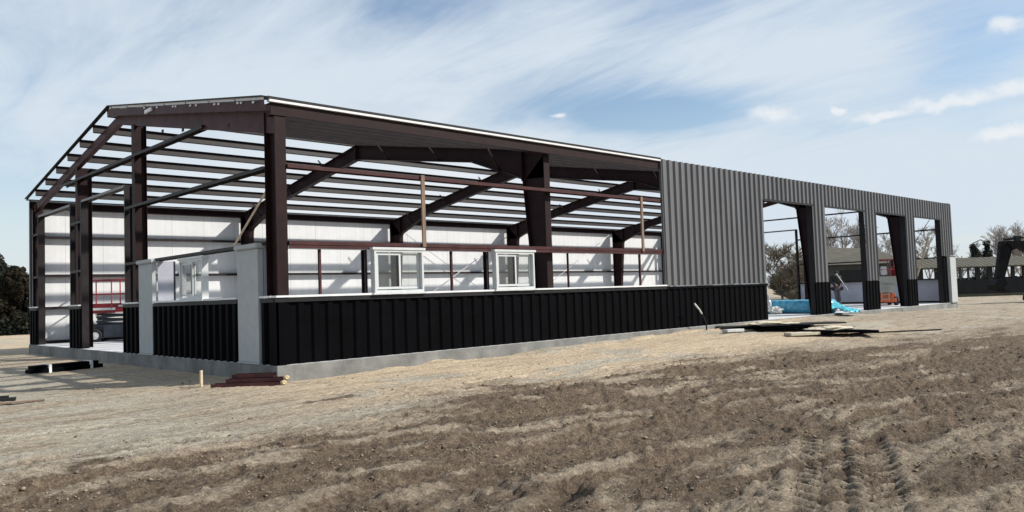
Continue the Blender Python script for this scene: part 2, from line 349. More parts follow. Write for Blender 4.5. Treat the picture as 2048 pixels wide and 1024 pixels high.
def ground_fields(x, y):
    n = near(x, y)
    base = -.30-.17*ss(-.5, -9, y)*ss(60, 20, x)-.03*ss(0, -5, x)+.25*ss(2, 22, x)*ss(-7, -.5, y)*ss(60, 40, x)
    dist = np.hypot(x+6.9, y+13.4)
    big = (fbm(x*.35+3, y*.35, 1, 4)-.5)*.10*ss(0.2, -2.5, np.where(x < 0, np.minimum(y, x+.2), y))*ss(-3, 12, dist)
    wx = x+(fbm(x*.8, y*.8, 20, 3)-.5)*.9; wy = y+(fbm(x*.8+7, y*.8+3, 21, 3)-.5)*.9
    dirt = ss(-2.6, -5.6, wy+.10*(wx-2)+(fbm(x*.5, y*.5, 5, 4)-.5)*3.6)      # churned soil away from the wall
    dirt = np.maximum(dirt, ss(-4.5, -6.5, wy)*.6)
    left = ss(1.5, -2.5, wx)*ss(-6.2, -3.8, wy)
    dirt = dirt*(1-.75*left)
    rough = .25+.75*dirt
    h = base+big*n
    xr = x*.97+y*.24; yr = -x*.24+y*.97; a1 = fbm(xr*.9, yr*2.6, 2, 5, .58)-.5; a2 = fbm(xr*4.0, yr*8.0, 3, 4, .62)-.5
    rid = 1-np.abs(2*fbm(x*2.1+5, y*4.2, 4, 5, .6)-1)
    zone = 0
    for off in (0, .46):
        d, al = segdist(x, y, [(1.9, -9.2-off*.9), (-2.6, -11.25-off*.9)]); zone = np.maximum(zone, ss(.30, .2, np.abs(d))*ss(0, .7, al)*ss(4.9, 3.8, al))
    nz = n; n = n*(1-.75*zone)
    h = h+n*(a1*.055+a2*.032+(rid-.75)*.030*dirt)*(.35+.65*rough)
    cl = fbm(x*9, y*15, 6, 3, .6); clod = ss(.56, .72, cl)
    h = h+n*clod*.036*rough+n*(fbm(x*13, y*17, 61, 3, .7)-.5)*.050*rough
    n = nz
    dark = dirt*.66
    for k, (pts, wd, dp) in enumerate(RUTS):
        d, al = segdist(wx*.45+x*.55, wy*.45+y*.55, pts)
        keep = ss(.36, .56, fbm(al*.5+k*13, al*0+k, 30, 3))
        prof = -np.exp(-(d/wd)**2)+.75*np.exp(-((np.abs(d)-wd*1.75)/(wd*.6))**2)
        h = h+n*dp*.8*prof*(.2+1.0*keep); dark = dark+.75*np.exp(-(np.abs(d)/(wd*1.1))**2)*keep*(.35+.65*dirt)
    for mx, my, ra, rb, hh, ang in MOUNDS:
        c, s = math.cos(ang), math.sin(ang); u = (x-mx)*c+(y-my)*s; v = -(x-mx)*s+(y-my)*c
        g = np.exp(-(u/ra)**2-(v/rb)**2)*(.45+1.1*fbm(x*3.5, y*3.5, 9, 4)); h = h+.6*hh*g*(1+clod*.3); dark = dark+.9*ss(.15, .7, g)
    for pts, wd, kk in (([(.6, -5.2), (2, -5.05), (5.5, -5.3), (11, -6.0), (20, -8.2), (45, -15)], .55, .75), ([(3, -7.0), (7, -7.6), (12, -9.2), (20, -12.2), (40, -20)], .8, .6), ([(-5, -5.7), (-2.5, -5.3), (.5, -6.0), (4, -6.6)], .35, .5), ([(-4, -8.6), (-1.5, -8.3), (1.5, -8.9)], .4, .45), ([(5, -9.5), (9, -10.6), (15, -13)], .7, .6)):
        d, al = segdist(wx*.7+x*.3, wy*.7+y*.3, pts); dark = dark+kk*np.exp(-(d/(wd*(.5+1.1*fbm(al*.8+kk*9, al*0+wd, 51, 3))))**2)*ss(.30, .52, fbm(x*1.1, y*3.2, 53, 4))
    # many narrow wheel lines sweeping along the wall and fanning toward the viewer, pressed dark with a raised lip
    vx = x+(fbm(x*.5, y*.5, 80, 3)-.5)*.7; vy = y+(fbm(x*.5+3, y*.5+8, 81, 3)-.5)*.7
    LN = [(-4.9, .10, .8), (-5.25, .07, .6), (-6.0, .12, .9), (-6.5, .08, .7), (-7.1, .10, .9), (-7.9, .12, .8), (-8.3, .07, .6), (-9.1, .12, .9), (-9.9, .08, .7), (-3.7, .06, .45), (-2.9, .05, .35)]
    for k, (yo, wd, kk) in enumerate(LN):
        f = .30 if yo < -4.5 else .15
        pts = [(-7, yo+1.3-f*(k % 3)), (-3.5, yo+.75), (0, yo), (4, yo-.1-f*.8), (9, yo-1.4-f*(1+k % 2)), (18, yo-4.6-f), (45, yo-14)]
        d, al = segdist(vx, vy, pts); keep = ss(.34, .50, fbm(al*.35+k*11, al*0+k*3.3, 82, 3))
        lugl = (.75+.25*np.sin(al*2*math.pi/.16)) if k % 2 else 1
        h = h+n*keep*(-.045*kk*np.exp(-(d/wd)**2)*lugl+.036*kk*np.exp(-((d-wd*1.9)/(wd*.8))**2)*(.5+fbm(x*5, y*5, 83, 3)))
        dark = dark+keep*kk*.85*np.exp(-(d/(wd*1.15))**2); dark = dark-keep*kk*.45*np.exp(-((d-wd*2.1)/(wd*.9))**2)
    # lugged tyre prints
    for off in (0, .46):
        ax, ay, bx, by = 1.9, -9.2-off*.9, -2.6, -11.25-off*.9
        d, al = segdist(x, y, [(ax, ay), (bx, by)]); inside = ss(.23, .17, np.abs(d))*ss(0, .7, al)*ss(4.9, 3.8, al)*(.5+.5*ss(.3, .5, fbm(x*2, y*2, 44, 3)))
        lug = np.sin((al+np.abs(d)*.75)*2*math.pi/.21+np.sign(d)*1.5)
        h = h+inside*(.050*ss(-.3, .4, lug)-.050); h = h+.028*np.exp(-((np.abs(d)-.27)/.06)**2)*ss(0, .7, al)*ss(4.9, 3.8, al)
        dark = dark+inside*(.30-.35*ss(-.3, .4, lug))
    # strip beside the slab stays calm, packed against the concrete
    pale = ss(-.8, -3.6, x)*ss(-6.4, -3.6, y)*ss(.30, .56, fbm(x*.9, y*2.2, 12, 4))
    pale = np.maximum(pale, ss(.57, .68, fbm(x*.55+4, y*1.1, 14, 5))*ss(.75, .2, dirt))
    pale = np.maximum(pale, np.exp(-((x+.9)/1.9)**2-((y+4.3)/.45)**2)*.9)
    dark = dark+.5*ss(.52, .68, fbm(x*.7+9, y*1.5, 15, 5))*dirt
    tan = ss(-5.5, -3.0, wy)*ss(-3, 1.5, wx)*ss(22, 13, wx)
    soft = ss(-1.2, -.1, y)*ss(-1.6, -.1, x)   # under and right next to the building
    ds = np.hypot(np.maximum(-.07-x, 0), np.maximum(-.07-y, 0)); h = h+.075*np.exp(-(ds/.40)**2)*(.35+1.0*ss(.30, .75, fbm(x*.8, y*1.3, 91, 3)))*ss(.7, 3, x)*ss(.1, -.02, y)*ss(40, 36.5, x)*ss(19, 17.6, y)
    h = np.where((x > -.02) & (y > -.02) & (x < 36.3) & (y < 17.35), -.34, h)
    far = ss(24, 50, dist)
    h = h*(1-far)+(-.30)*far
    return h, np.clip(dark, 0, 1.4), np.clip(pale, 0, 1), np.clip(tan, 0, 1)
def ground():
    H, DK, PL, TN = ground_fields(GX, GY)
    nx, ny = GX.shape; co = np.stack([GX, GY, H], -1).reshape(-1, 3)
    idx = np.arange(nx*ny).reshape(nx, ny); q = np.stack([idx[:-1, :-1], idx[1:, :-1], idx[1:, 1:], idx[:-1, 1:]], -1).reshape(-1, 4)
    me = bpy.data.meshes.new('ground'); me.vertices.add(len(co)); me.vertices.foreach_set('co', co.ravel())
    me.loops.add(q.size); me.loops.foreach_set('vertex_index', q.ravel().astype(np.int32))
    me.polygons.add(len(q)); me.polygons.foreach_set('loop_start', np.arange(0, q.size, 4, dtype=np.int32)); me.update(calc_edges=True)
    me.polygons.foreach_set('use_smooth', [True]*len(q))
    for nm, A in (('churned', DK), ('crust', PL), ('sand', TN)):
        a = me.attributes.new(nm, 'FLOAT', 'POINT'); a.data.foreach_set('value', A.ravel().astype(np.float32))
    o = bpy.data.objects.new('ground', me); col.objects.link(o); o['kind'] = 'structure'; o['label'] = 'bare sandy ground churned to brown soil with wheel ruts and tyre prints'
    m = bpy.data.materials.new('soil'); m.use_nodes = True; t = m.node_tree; b = t.nodes['Principled BSDF']; b.inputs['Roughness'].default_value = .95; b.inputs['Specular IOR Level'].default_value = .15
    def nd(ty, **k):
        n = t.nodes.new(ty)
        for a, v in k.items(): setattr(n, a, v)
        return n
    tc = nd('ShaderNodeTexCoord')
    def noise(sc, det=8, ro=.65, stretch=(1, 1, 1), dist=0):
        mp = nd('ShaderNodeMapping'); t.links.new(tc.outputs['Object'], mp.inputs[0]); mp.inputs['Scale'].default_value = stretch; mp.inputs['Rotation'].default_value = (0, 0, R(12))
        n = nd('ShaderNodeTexNoise'); t.links.new(mp.outputs[0], n.inputs[0]); n.inputs['Scale'].default_value = sc; n.inputs['Detail'].default_value = det; n.inputs['Roughness'].default_value = ro; n.inputs['Distortion'].default_value = dist; return n.outputs[0]
    def rng(v, a, b_, c=0, d=1):
        r = nd('ShaderNodeMapRange'); t.links.new(v, r.inputs[0])
        for i, q_ in enumerate((a, b_, c, d)): r.inputs[i+1].default_value = q_
        return r.outputs[0]
    def mixc(f, a, c_):
        x = nd('ShaderNodeMix', data_type='RGBA'); t.links.new(f, x.inputs[0])
        for i, v in ((6, a), (7, c_)):
            if isinstance(v, tuple): x.inputs[i].default_value = (*v, 1)
            else: t.links.new(v, x.inputs[i])
        return x.outputs[2]
    def mth(op, a, c_):
        x = nd('ShaderNodeMath', operation=op); x.use_clamp = True
        for i, v in enumerate((a, c_)):
            if isinstance(v, (int, float)): x.inputs[i].default_value = v
            else: t.links.new(v, x.inputs[i])
        return x.outputs[0]
    def att(nm):
        a = nd('ShaderNodeAttribute'); a.attribute_name = nm; return a.outputs['Fac']
    n_a = noise(1.1, 11, .72, (.8, 3.2, 1), .5); n_b = noise(7, 10, .72, (1, 2.0, 1), .3); n_c = noise(42, 6, .75); n_d = noise(120, 3, .7)
    mixn = mth('ADD', mth('MULTIPLY', n_b, .55), mth('MULTIPLY', n_c, .45))
    basec = mixc(rng(mixn, .36, .64), (.235, .188, .138), (.54, .455, .34))
    n_s = noise(1.5, 9, .7, (.55, 3.4, 1), .4); basec = mixc(rng(n_s, .52, .62, 0, .65), basec, (.185, .150, .112))
    basec = mixc(mth('MULTIPLY', att('sand'), .9), basec, mixc(rng(mixn, .36, .60), (.44, .335, .22), (.72, .58, .41)))
    basec = mixc(mth('MULTIPLY', att('crust'), .85), basec, mixc(rng(mixn, .38, .62), (.30, .275, .215), (.58, .54, .45)))
    basec = mixc(rng(n_s, .50, .60, 0, .42), basec, (.20, .165, .125))
    dk = mth('ADD', mth('MULTIPLY', att('churned'), rng(n_a, .38, .62, .42, 1.12)), mth('MULTIPLY', mth('SUBTRACT', att('churned'), .82), 2.4))
    basec = mixc(dk, basec, mixc(rng(mixn, .38, .66), (.044, .031, .023), (.262, .198, .140)))
    n_e = noise(17, 7, .74, (.8, 1.7, 1), .3)
    basec = mixc(mth('MULTIPLY', rng(n_e, .54, .63, 0, .62), mth('SUBTRACT', 1.25, att('churned'))), basec, (.60, .52, .40))
    basec = mixc(rng(n_e, .45, .37, 0, .62), basec, (.085, .062, .046))
    basec = mixc(rng(n_c, .60, .67, 0, .55), basec, (.55, .48, .38))
    basec = mixc(rng(n_c, .43, .34, 0, .75), basec, (.050, .036, .028))
    t.links.new(basec, b.inputs['Base Color'])
    bp = nd('ShaderNodeBump'); bp.inputs['Strength'].default_value = 1.0; bp.inputs['Distance'].default_value = .075
    hh = mth('ADD', mth('MULTIPLY', n_b, .55), mth('ADD', mth('MULTIPLY', n_c, .30), mth('MULTIPLY', n_e, .35))); t.links.new(hh, bp.inputs['Height']); t.links.new(bp.outputs[0], b.inputs['Normal'])
    me.materials.append(m); return o
ground()
def gz(x, y): return float(ground_fields(np.array([float(x)]), np.array([float(y)]))[0][0])

# loose clods and pebbles
def clods():
    rs = np.random.RandomState(5); n = 60000
    dd = 4.2+24*rs.rand(n)**1.5; a = YAW+R(1)*rs.uniform(-37, 37, n); x = -6.934+np.cos(a)*dd; y = -13.394+np.sin(a)*dd
    hh, dk, pl, tn = ground_fields(x, y)
    dens = (.06+.60*dk)*ss(.40, .62, fbm(x*1.4, y*3.0, 71, 3))*ss(30, 10, dd)
    k = (rs.rand(n) < dens) & ~((x > -.3) & (y > -.35)); x, y, hh = x[k], y[k], hh[k]; n = len(x)
    s = np.minimum(rs.lognormal(-4.75, .5, n), .036)*np.clip(.6+.05*dd[k], .6, 1.5)
    sh = np.array([(1, 0, .1), (.35, .9, 0), (-.8, .55, .15), (-.75, -.6, 0), (.3, -.95, .1), (.15, .1, .85), (0, 0, -.6)])
    P_ = sh[None]*(1+rs.uniform(-.35, .35, (n, 7, 1)))*s[:, None, None]; rot = rs.rand(n)*6.28; c, si = np.cos(rot)[:, None], np.sin(rot)[:, None]
    V = np.stack([P_[..., 0]*c-P_[..., 1]*si+x[:, None], P_[..., 0]*si+P_[..., 1]*c+y[:, None], P_[..., 2]*.8+hh[:, None]+.003], -1).reshape(-1, 3)
    F = np.array([f for q in range(5) for f in ((q, (q+1) % 5, 5), ((q+1) % 5, q, 6))])
    F = (F[None]+np.arange(n)[:, None, None]*7).reshape(-1, 3)
    me = bpy.data.meshes.new('soil_clods'); me.vertices.add(len(V)); me.vertices.foreach_set('co', V.ravel()); me.loops.add(F.size); me.loops.foreach_set('vertex_index', F.ravel().astype(np.int32))
    me.polygons.add(len(F)); me.polygons.foreach_set('loop_start', np.arange(0, F.size, 3, dtype=np.int32)); me.update(calc_edges=True)
    o = bpy.data.objects.new('soil_clods', me); col.objects.link(o); mat('clod', (.30, .235, .17), .95, 0, .38, 5, .3, 60, .1); me.materials.append(MT['clod'])
    tag(o, 'loose clods and pebbles scattered over the churned soil', 'clods', kind='stuff')
clods()

# ---------------------------------------------------------------- the steel building
W, EV, RG, LEN = 17.29, 4.88, 6.386, 36.25
def roofz(y): return EV+(RG-EV)*(1-abs(y-W/2)/(W/2))
bld = empty('metal_building', (0, 0, 0)); tag(bld, 'unfinished steel framed hall with open roof, black lower walls and grey ribbed cladding', 'building')
bm = box(B(), (-.07, -.07, -.5), (LEN+.1, W+.1, 0)); bmesh.ops.bevel(bm, geom=bm.edges[:], offset=.012, segments=1, affect='EDGES'); obj('foundation', bm, 'concrete', bld)
bm = box(B(), (-.045, -.045, -.02), (LEN+.06, W+.06, .004)); obj('floor_slab', bm, 'floor_concrete', bld)
FR = [7.42, 14.65, 22.1, 30.9]
def frame(x):
    # rafters: web prism + flanges; columns as sub-parts
    bot = [(.95, 4.06), (3.0, 4.80), (W/2, 5.70), (W-3.0, 4.80), (W-.95, 4.06)]
    top = [(y, roofz(y)-.23) for y in (.22, W/2, W-.22)]
    bm = B()
    for s in (0, 1):
        f = (lambda y: y) if s == 0 else (lambda y: W-y)
        pts = [(f(.22), roofz(.22)-.24), (f(W/2), roofz(W/2)-.24), (f(W/2), 5.71), (f(3.0), 4.81), (f(.95), 4.07), (f(.22), 4.03)]
        prism_x(bm, pts, x-.005, x+.005)
        def fl(a, b_, t=.014, wd=.2):
            a = Vector((x, f(a[0]), a[1])); b2 = Vector((x, f(b_[0]), b_[1])); extr(bm, rect(wd, t), a, b2, (0, 0, 1))
        fl((.22, roofz(.22)-.232), (W/2, roofz(W/2)-.232)); fl((3.0, 4.80), (W/2, 5.70)); fl((.97, 4.06), (3.0, 4.80))
        # bolted end plates and fly braces
        box(bm, (x-.11, f(W/2)-.012, 5.66), (x+.11, f(W/2)+.012 if s == 0 else f(W/2)+.012, roofz(W/2)-.22)) if s == 0 else None
        box(bm, (x-.11, f(.985)-.012, 4.02), (x+.11, f(.985)+.012, roofz(1)-.22))
        for yy in (1.9, 4.4, 6.9):
            zb = np.interp(yy, [.95, 3.0, W/2], [4.06, 4.80, 5.70])
            bar(bm, (x, f(yy), zb), (x+.45, f(yy), roofz(yy)-.2), .035); bar(bm, (x, f(yy), zb), (x-.45, f(yy), roofz(yy)-.2), .035)
    rf = obj('rigid_frame', bm, 'primer_steel', bld)
    for s in (0, 1):
        f = (lambda y: y) if s == 0 else (lambda y: W-y)
        bm = B()
        prism_x(bm, [(f(.21), 0), (f(.21), roofz(.22)-.25), (f(.96), 4.05), (f(.58), 0)], x-.005, x+.005)
        extr(bm, rect(.20, .014), (x, f(.205), 0), (x, f(.205), roofz(.2)-.22), (0, 1, 0))
        extr(bm, rect(.20, .014), (x, f(.585), 0), (x, f(.965), 4.05), (0, 1, 0))
        box(bm, (x-.13, min(f(.17), f(.62)), 0), (x+.13, max(f(.17), f(.62)), .018))
        obj('column', bm, 'primer_steel', rf)
for x in FR: frame(x)
def isec_y(bm, x0, x1, yc, z0, z1, fw_=.16):   # column with web along X, flanges across Y
    box(bm, (x0, yc-fw_/2, z0), (x0+.01, yc+fw_/2, z1)); box(bm, (x1-.01, yc-fw_/2, z0), (x1, yc+fw_/2, z1)); box(bm, (x0+.01, yc-.004, z0), (x1-.01, yc+.004, z1))
def endwall(x, sgn):
    # sgn +1: the near gable (inside towards +X); -1: the far gable
    def X_(d): return x+sgn*d
    bm = B()
    for s in (0, 1):
        f = (lambda y: y) if s == 0 else (lambda y: W-y)
        d0, d1 = (.42, .22) if s == 0 else (.22, .22)
        prism_x(bm, [(f(.1), roofz(.1)-.22), (f(W/2), roofz(W/2)-.22), (f(W/2), roofz(W/2)-.22-d1), (f(.1), roofz(.1)-.22-d0)], min(X_(.06), X_(.068)), max(X_(.06), X_(.068)))
        for (dz0, dz1) in ((.22, .22), (.22+d0, .22+d1)):
            extr(bm, rect(.13, .01), (X_(.12), f(.1), roofz(.1)-dz0), (X_(.12), f(W/2), roofz(W/2)-dz1), (0, 0, 1))
    rf = obj('rafter', bm, 'brown_steel', bld)
    for yb, zb in ((2.0, 4.72), (4.3, 5.02), (5.5, 5.20)):
        xa, xb = sorted((X_(.05), X_(.068))); bm = box(B(), (xa, yb, zb), (xb, yb+.10, zb+.07)); obj('bolt_plate', bm, 'dark_trim', rf)
    for yc, dp in ((.25, .42), (7.5, .30), (12.3, .40), (W-.25, .42)):
        bm = B()
        if yc in (.25, W-.25):
            y0, y1 = (.03, .45) if yc < 1 else (W-.45, W-.03); xa, xb = sorted((X_(.03), X_(.25)))
            box(bm, (xa, y0, 0), (xb, y0+.012, 4.7)); box(bm, (xa, y1-.012, 0), (xb, y1, 4.7)); xm = (xa+xb)/2; box(bm, (xm-.005, y0+.012, 0), (xm+.005, y1-.012, 4.66)); box(bm, (xa, y0, 0), (xb, y1, .016))
        else:
            isec_y(bm, *sorted((X_(.04), X_(.04+dp))), yc, 0, roofz(yc)-.45 if yc < 9 else roofz(yc)-.44, .2)
        obj('column', bm, 'primer_steel', bld)
    for yj in (8.08, 11.72, 12.84, 16.42):      # channel jambs of the two framed openings
        bm = B(); fl = -1 if yj in (11.72, 16.42) else 1
        xa, xb = sorted((X_(0), X_(.2)))
        y0, y1 = (yj-.065, yj) if yj in (8.08, 12.84) else (yj, yj+.065)
        yw = yj-.006 if yj in (8.08, 12.84) else yj
        box(bm, (xa, yw, 0), (xb, yw+.006, 4.28)); box(bm, (xa, y0, 0), (xa+.006, y1, 4.28)); box(bm, (xb-.006, y0, 0), (xb, y1, 4.28)); obj('opening_jamb', bm, 'purlin_steel', bld)
    def girt(y0, y1, z, m='purlin_steel', nm='girt'):
        bm = B(); xa, xb = sorted((X_(0.0), X_(.2)))
        box(bm, (xa, y0, z-.032), (xa+.006, y1, z+.032)); box(bm, (xb-.006, y0, z-.032), (xb, y1, z+.032)); box(bm, (xa+.006, y0, z+.026), (xb-.006, y1, z+.032)); obj(nm, bm, m, bld)
    girt(8.1, 11.70, 4.245, 'lit_header', 'opening_header'); girt(12.86, 16.40, 4.245, 'lit_header', 'opening_header')
    girt(.46, 8.0, 3.66); girt(.46, 8.0, 2.24)
    girt(11.80, 12.76, 3.66); girt(11.80, 12.76, 2.24); girt(16.5, W-.1, 3.66); girt(16.5, W-.1, 2.24)
    girt(3.2 if sgn > 0 else 2.6, 13.9, 4.93)
    for z in (1.18,): girt(.46, 8.0, z)
endwall(0, 1); endwall(LEN, -1)
# purlins (one length each, running the whole hall), eave struts
for s in (0, 1):
    for k in range(0, 7):
        y = W/2-.16-k*1.205; yy = y if s == 0 else W-y
        ang = math.atan((RG-EV)/(W/2))*(1 if s == 0 else -1)
        upv = (0, -math.sin(ang), math.cos(ang)); z = roofz(yy)-.122
        bm = extr(B(), cprof(.215, .085, .005, -1 if s == 0 else 1), (-.16, yy, z), (LEN+.12, yy, z), upv); obj('purlin', bm, 'purlin_steel', bld)
for yy, fl in ((.0, 1), (W, -1)):
    bm = B(); y0, y1 = sorted((yy+fl*.01, yy+fl*.02)); box(bm, (-.05, y0, 4.58), (LEN, y1, 4.80))
    y0, y1 = sorted((yy+fl*.02, yy+fl*.2)); box(bm, (-.05, y0, 4.575), (LEN, y1, 4.583)); box(bm, (-.05, y0, 4.797), (LEN, y1, 4.805)); obj('eave_strut', bm, 'primer_steel' , bld)
# roof edge angles: dark cap with a white foam closure strip below it
bm = B(); box(bm, (-.14, -.055, 4.852), (11.93, .09, 4.90)); box(bm, (-.14, W-.09, 4.868), (LEN+.1, W+.055, 4.90)); obj('eave_trim', bm, 'dark_trim', bld)
bm = B(); box(bm, (-.10, -.05, 4.806), (11.93, .05, 4.850)); obj('closure_strip', bm, 'white_trim', bld)
for x in (-.16, LEN+.1):
    bm = B()
    for s in (0, 1):
        f = (lambda y: y) if s == 0 else (lambda y: W-y)
        extr(bm, rect(.10, .022), (x, f(.06), roofz(.06)+.020), (x, f(W/2), RG+.020), (0, 0, 1))
    obj('rake_trim', bm, 'dark_trim', bld)
    if x < 0:
        bm = B(); extr(bm, rect(.04, .05), (x+.03, .09, roofz(.09)-.018), (x+.03, W/2, RG-.018), (0, 0, 1)); obj('closure_strip', bm, 'white_trim', bld)
bm = B(); prism_x(bm, [(.03, roofz(.03)-.235), (.03, roofz(.03)-.05), (W/2+.05, roofz(W/2)-.05), (W/2+.05, roofz(W/2)-.235)], -.165, -.161); obj('rake_angle', bm, 'brown_steel', bld)
# tags and fixing clips along the rake
for yy in (.4, .9, 1.05, 1.9, 2.1, 3.0, 3.3, 4.1, 4.25, 5.2, 6.0):
    bm = box(B(), (-.19, yy, roofz(yy)-.10), (-.167, yy+.06, roofz(yy)-.065)); obj('fixing_clip', bm, 'white_trim', bld)
bm = box(B(), (-.21, 5.55, roofz(5.6)-.17), (-.167, 5.95, roofz(5.6)-.09)); obj('foam_closure', bm, 'white_trim', bld)
# back wall: white faced insulation between dark girts
bm = box(B(), (0.02, W-.012, .02), (LEN-.02, W+.03, 4.74)); obj('back_wall', bm, 'insulation', bld)
for z in (1.2, 2.3, 3.61, .06):
    bm = B(); box(bm, (.3, W-.20, z+.026), (LEN-.3, W-.014, z+.032)); box(bm, (.3, W-.206, z-.048), (LEN-.3, W-.200, z+.048)); obj('girt', bm, 'purlin_steel', bld)
obj('siding_panel', ribbed(B(), 'x', 0, LEN, 1.2, 4.86, W+.034, 1), 'grey_panel', bld); obj('wainscot_panel', ribbed(B(), 'x', 0, LEN, 0, 1.19, W+.034, 1), 'black_panel', bld)
bm = box(B(), (-.05, W-.02, 1.2), (-.005, W+.085, 4.86)); obj('corner_trim', bm, 'grey_panel', bld)
# long front wall girts (the two open bays and behind the cladding)
for z, a, b_ in ((2.235, .26, 17.66), (3.665, .26, 17.66)):
    bm = B(); box(bm, (a, .0, z+.030), (b_, .196, z+.036)); box(bm, (a, -.003, z-.036), (b_, .003, z+.036)); box(bm, (a, .19, z-.036), (b_, .196, z+.029))
    if z < 3: box(bm, (a, .002, z-.105), (b_, .008, z-.046)); box(bm, (a, .008, z-.052), (b_, .18, z-.046))
    obj('girt', bm, 'brown_steel', bld)
# front door openings
DO = [(17.72, 21.30), (22.36, 25.92), (26.98, 30.28), (31.24, 34.72)]
for a, b_ in DO:
    for u, q in ((a, 1), (b_, -1)):
        bm = B(); y1 = .24; u0, u1 = sorted((u, u-q*.07)); w0, w1 = sorted((u, u-q*.006))
        box(bm, (w0, 0.016, 0), (w1, y1, 4.06)); box(bm, (u0, y1-.006, 0), (u1, y1, 4.06)); obj('door_jamb', bm, 'dark_trim', bld)
    bm = B(); box(bm, (a, 0.016, 4.052), (b_, .24, 4.06)); box(bm, (a, -.05, 4.0), (b_, -.046, 4.06)); obj('door_header', bm, 'dark_trim', bld)
# grey ribbed cladding
for a, b_, z0, z1 in ((11.94, 17.70, 1.235, 4.06), (11.94, LEN+.04, 4.06, 4.87), (21.32, 22.34, 1.2, 4.06), (25.94, 26.96, 1.2, 4.06), (30.30, 31.22, 1.2, 4.06), (34.74, LEN+.04, 2.28, 4.06)):
    obj('siding_panel', ribbed(B(), 'x', a, b_, z0, z1, 0), 'grey_panel', bld)
bm = B(); box(bm, (11.93, -.058, 1.212), (17.71, 0, 1.232)); box(bm, (11.915, -.05, 1.235), (11.935, .02, 4.87)); obj('siding_trim', bm, 'grey_panel', bld)
# black ribbed lower wall
for a, b_, z1 in ((.02, 17.70, 1.14), (21.22, 22.42, 1.19), (25.70, 26.98, 1.19), (30.10, 31.24, 1.19), (34.74, 35.4, 2.2)):
    obj('wainscot_panel', ribbed(B(), 'x', a, b_, .0, z1, -.002, -1, .034), 'black_panel', bld)
for a, b_ in ((.02, 8.05), (11.75, 12.81), (16.45, W)):
    obj('wainscot_panel', ribbed(B(), 'y', a, b_, .0, 1.14, -.002), 'black_panel', bld)
bm = B(); box(bm, (-.055, -.06, 0), (.14, -.015, 1.14)); box(bm, (-.06, -.06, 0), (-.012, .16, 1.14)); obj('corner_trim', bm, 'black_panel', bld)
bm = B(); box(bm, (-.06, -.066, 1.14), (11.93, .005, 1.222)); obj('cap_trim', bm, 'dark_trim', bld)
bm = B(); box(bm, (11.95, -.060, 1.14), (17.70, .005, 1.208)); obj('cap_trim', bm, 'black_panel', bld)
bm = B(); box(bm, (-.06, -.085, 1.226), (11.93, .17, 1.262)); obj('sill', bm, 'white_trim', bld)
for a, b_ in ((.02, .545), (1.515, 5.925), (6.915, 8.06), (11.74, 12.82), (16.44, W)):
    bm = B(); box(bm, (-.066, a, 1.14), (.005, b_, 1.222)); obj('cap_trim', bm, 'dark_trim', bld)
    bm = B(); box(bm, (-.085, a+(.08 if a < 1 else 0), 1.226), (.17, b_, 1.262)); obj('sill', bm, 'white_trim', bld)
# lower insulated panels of the far gable, facing in
mat('lining_panel', (.50, .51, .58), .5, 0, .04, 2, .1, 6)
for a, b_ in ((.3, 7.98), (11.82, 12.74), (16.5, W-.1)):
    bm = box(B(), (LEN-.04, a, .10), (LEN+.03, b_, 1.16)); obj('lining_panel', bm, 'lining_panel', bld)
    bm = box(B(), (LEN-.06, a, .0), (LEN+.03, b_, .095)); obj('base_angle', bm, 'dark_trim', bld)
# pilasters of grey foam board, each with a cap
def pilaster(x0, y0, x1, y1, z, capz=.10):
    bm = box(B(), (x0, y0, .03), (x1, y1, z)); bmesh.ops.bevel(bm, geom=bm.edges[:], offset=.008, segments=1, affect='EDGES'); p = obj('pilaster', bm, 'foam_grey', bld)
    bm = box(B(), (x0-.05, y0-.05, z+.002), (x1+.05, y1+.05, z+capz)); bmesh.ops.bevel(bm, geom=bm.edges[:], offset=.02, segments=2, affect='EDGES'); obj('cap', bm, 'foam_grey', p)
    bm = box(B(), (x0-.012, y0-.012, 0), (x1+.012, y1+.012, .028)); obj('plinth', bm, 'foam_grey', p)
pilaster(-.075, .60, .04, 1.46, 2.16); pilaster(-.075, 5.98, .04, 6.86, 2.16)
for y, d in ((5.94, .42), (.60, .24)):
    bm = box(B(), (.05, y, 1.27), (d, y+.03, 2.20)); rp = obj('return_panel', bm, 'return_panel', bld)
    bm = box(B(), (d+.001, y-.01, 1.27), (d+.035, y+.06, 2.20)); obj('edge_strip', bm, 'dark_trim', rp)
pilaster(35.45, -.12, LEN+.03, .02, 2.26, .04)
# window jamb posts between sill and girt, timber posts, braces
for x, wd in ((.96, .045), (1.97, .065), (4.2, .045), (5.23, .065), (7.98, .03), (10.95, .05)):
    bm = extr(B(), cprof(.05 if wd < .06 else .12, wd, .006), (x, .10, 1.262), (x, .10, 2.128), (0, 1, 0)); obj('window_jamb', bm, 'brown_steel' if wd < .06 else 'purlin_steel', bld)
for x, w_ in ((3.36, .085), (10.95, .085)):
    bm = extr(B(), rect(w_, .04), (x, -.025, 2.20), (x, -.025, 3.72), (0, 1, 0)); obj('timber_post', bm, 'timber', bld)
bm = bar(B(), (.62, .98, 3.78), (.62, 3.22, 2.30), .026, .04); obj('timber_brace', bm, 'new_timber', bld)
bm = bar(B(), (LEN-.3, 1.62, 1.35), (LEN-.3, .98, 3.30), .04, .09); obj('timber_brace', bm, 'new_timber', bld)
bm = B()
tube(bm, [(LEN-.22, 2.2, 2.3), (LEN-.22, .6, 4.6)], .014, 5); obj('brace_cable', bm, 'dark_trim', bld)
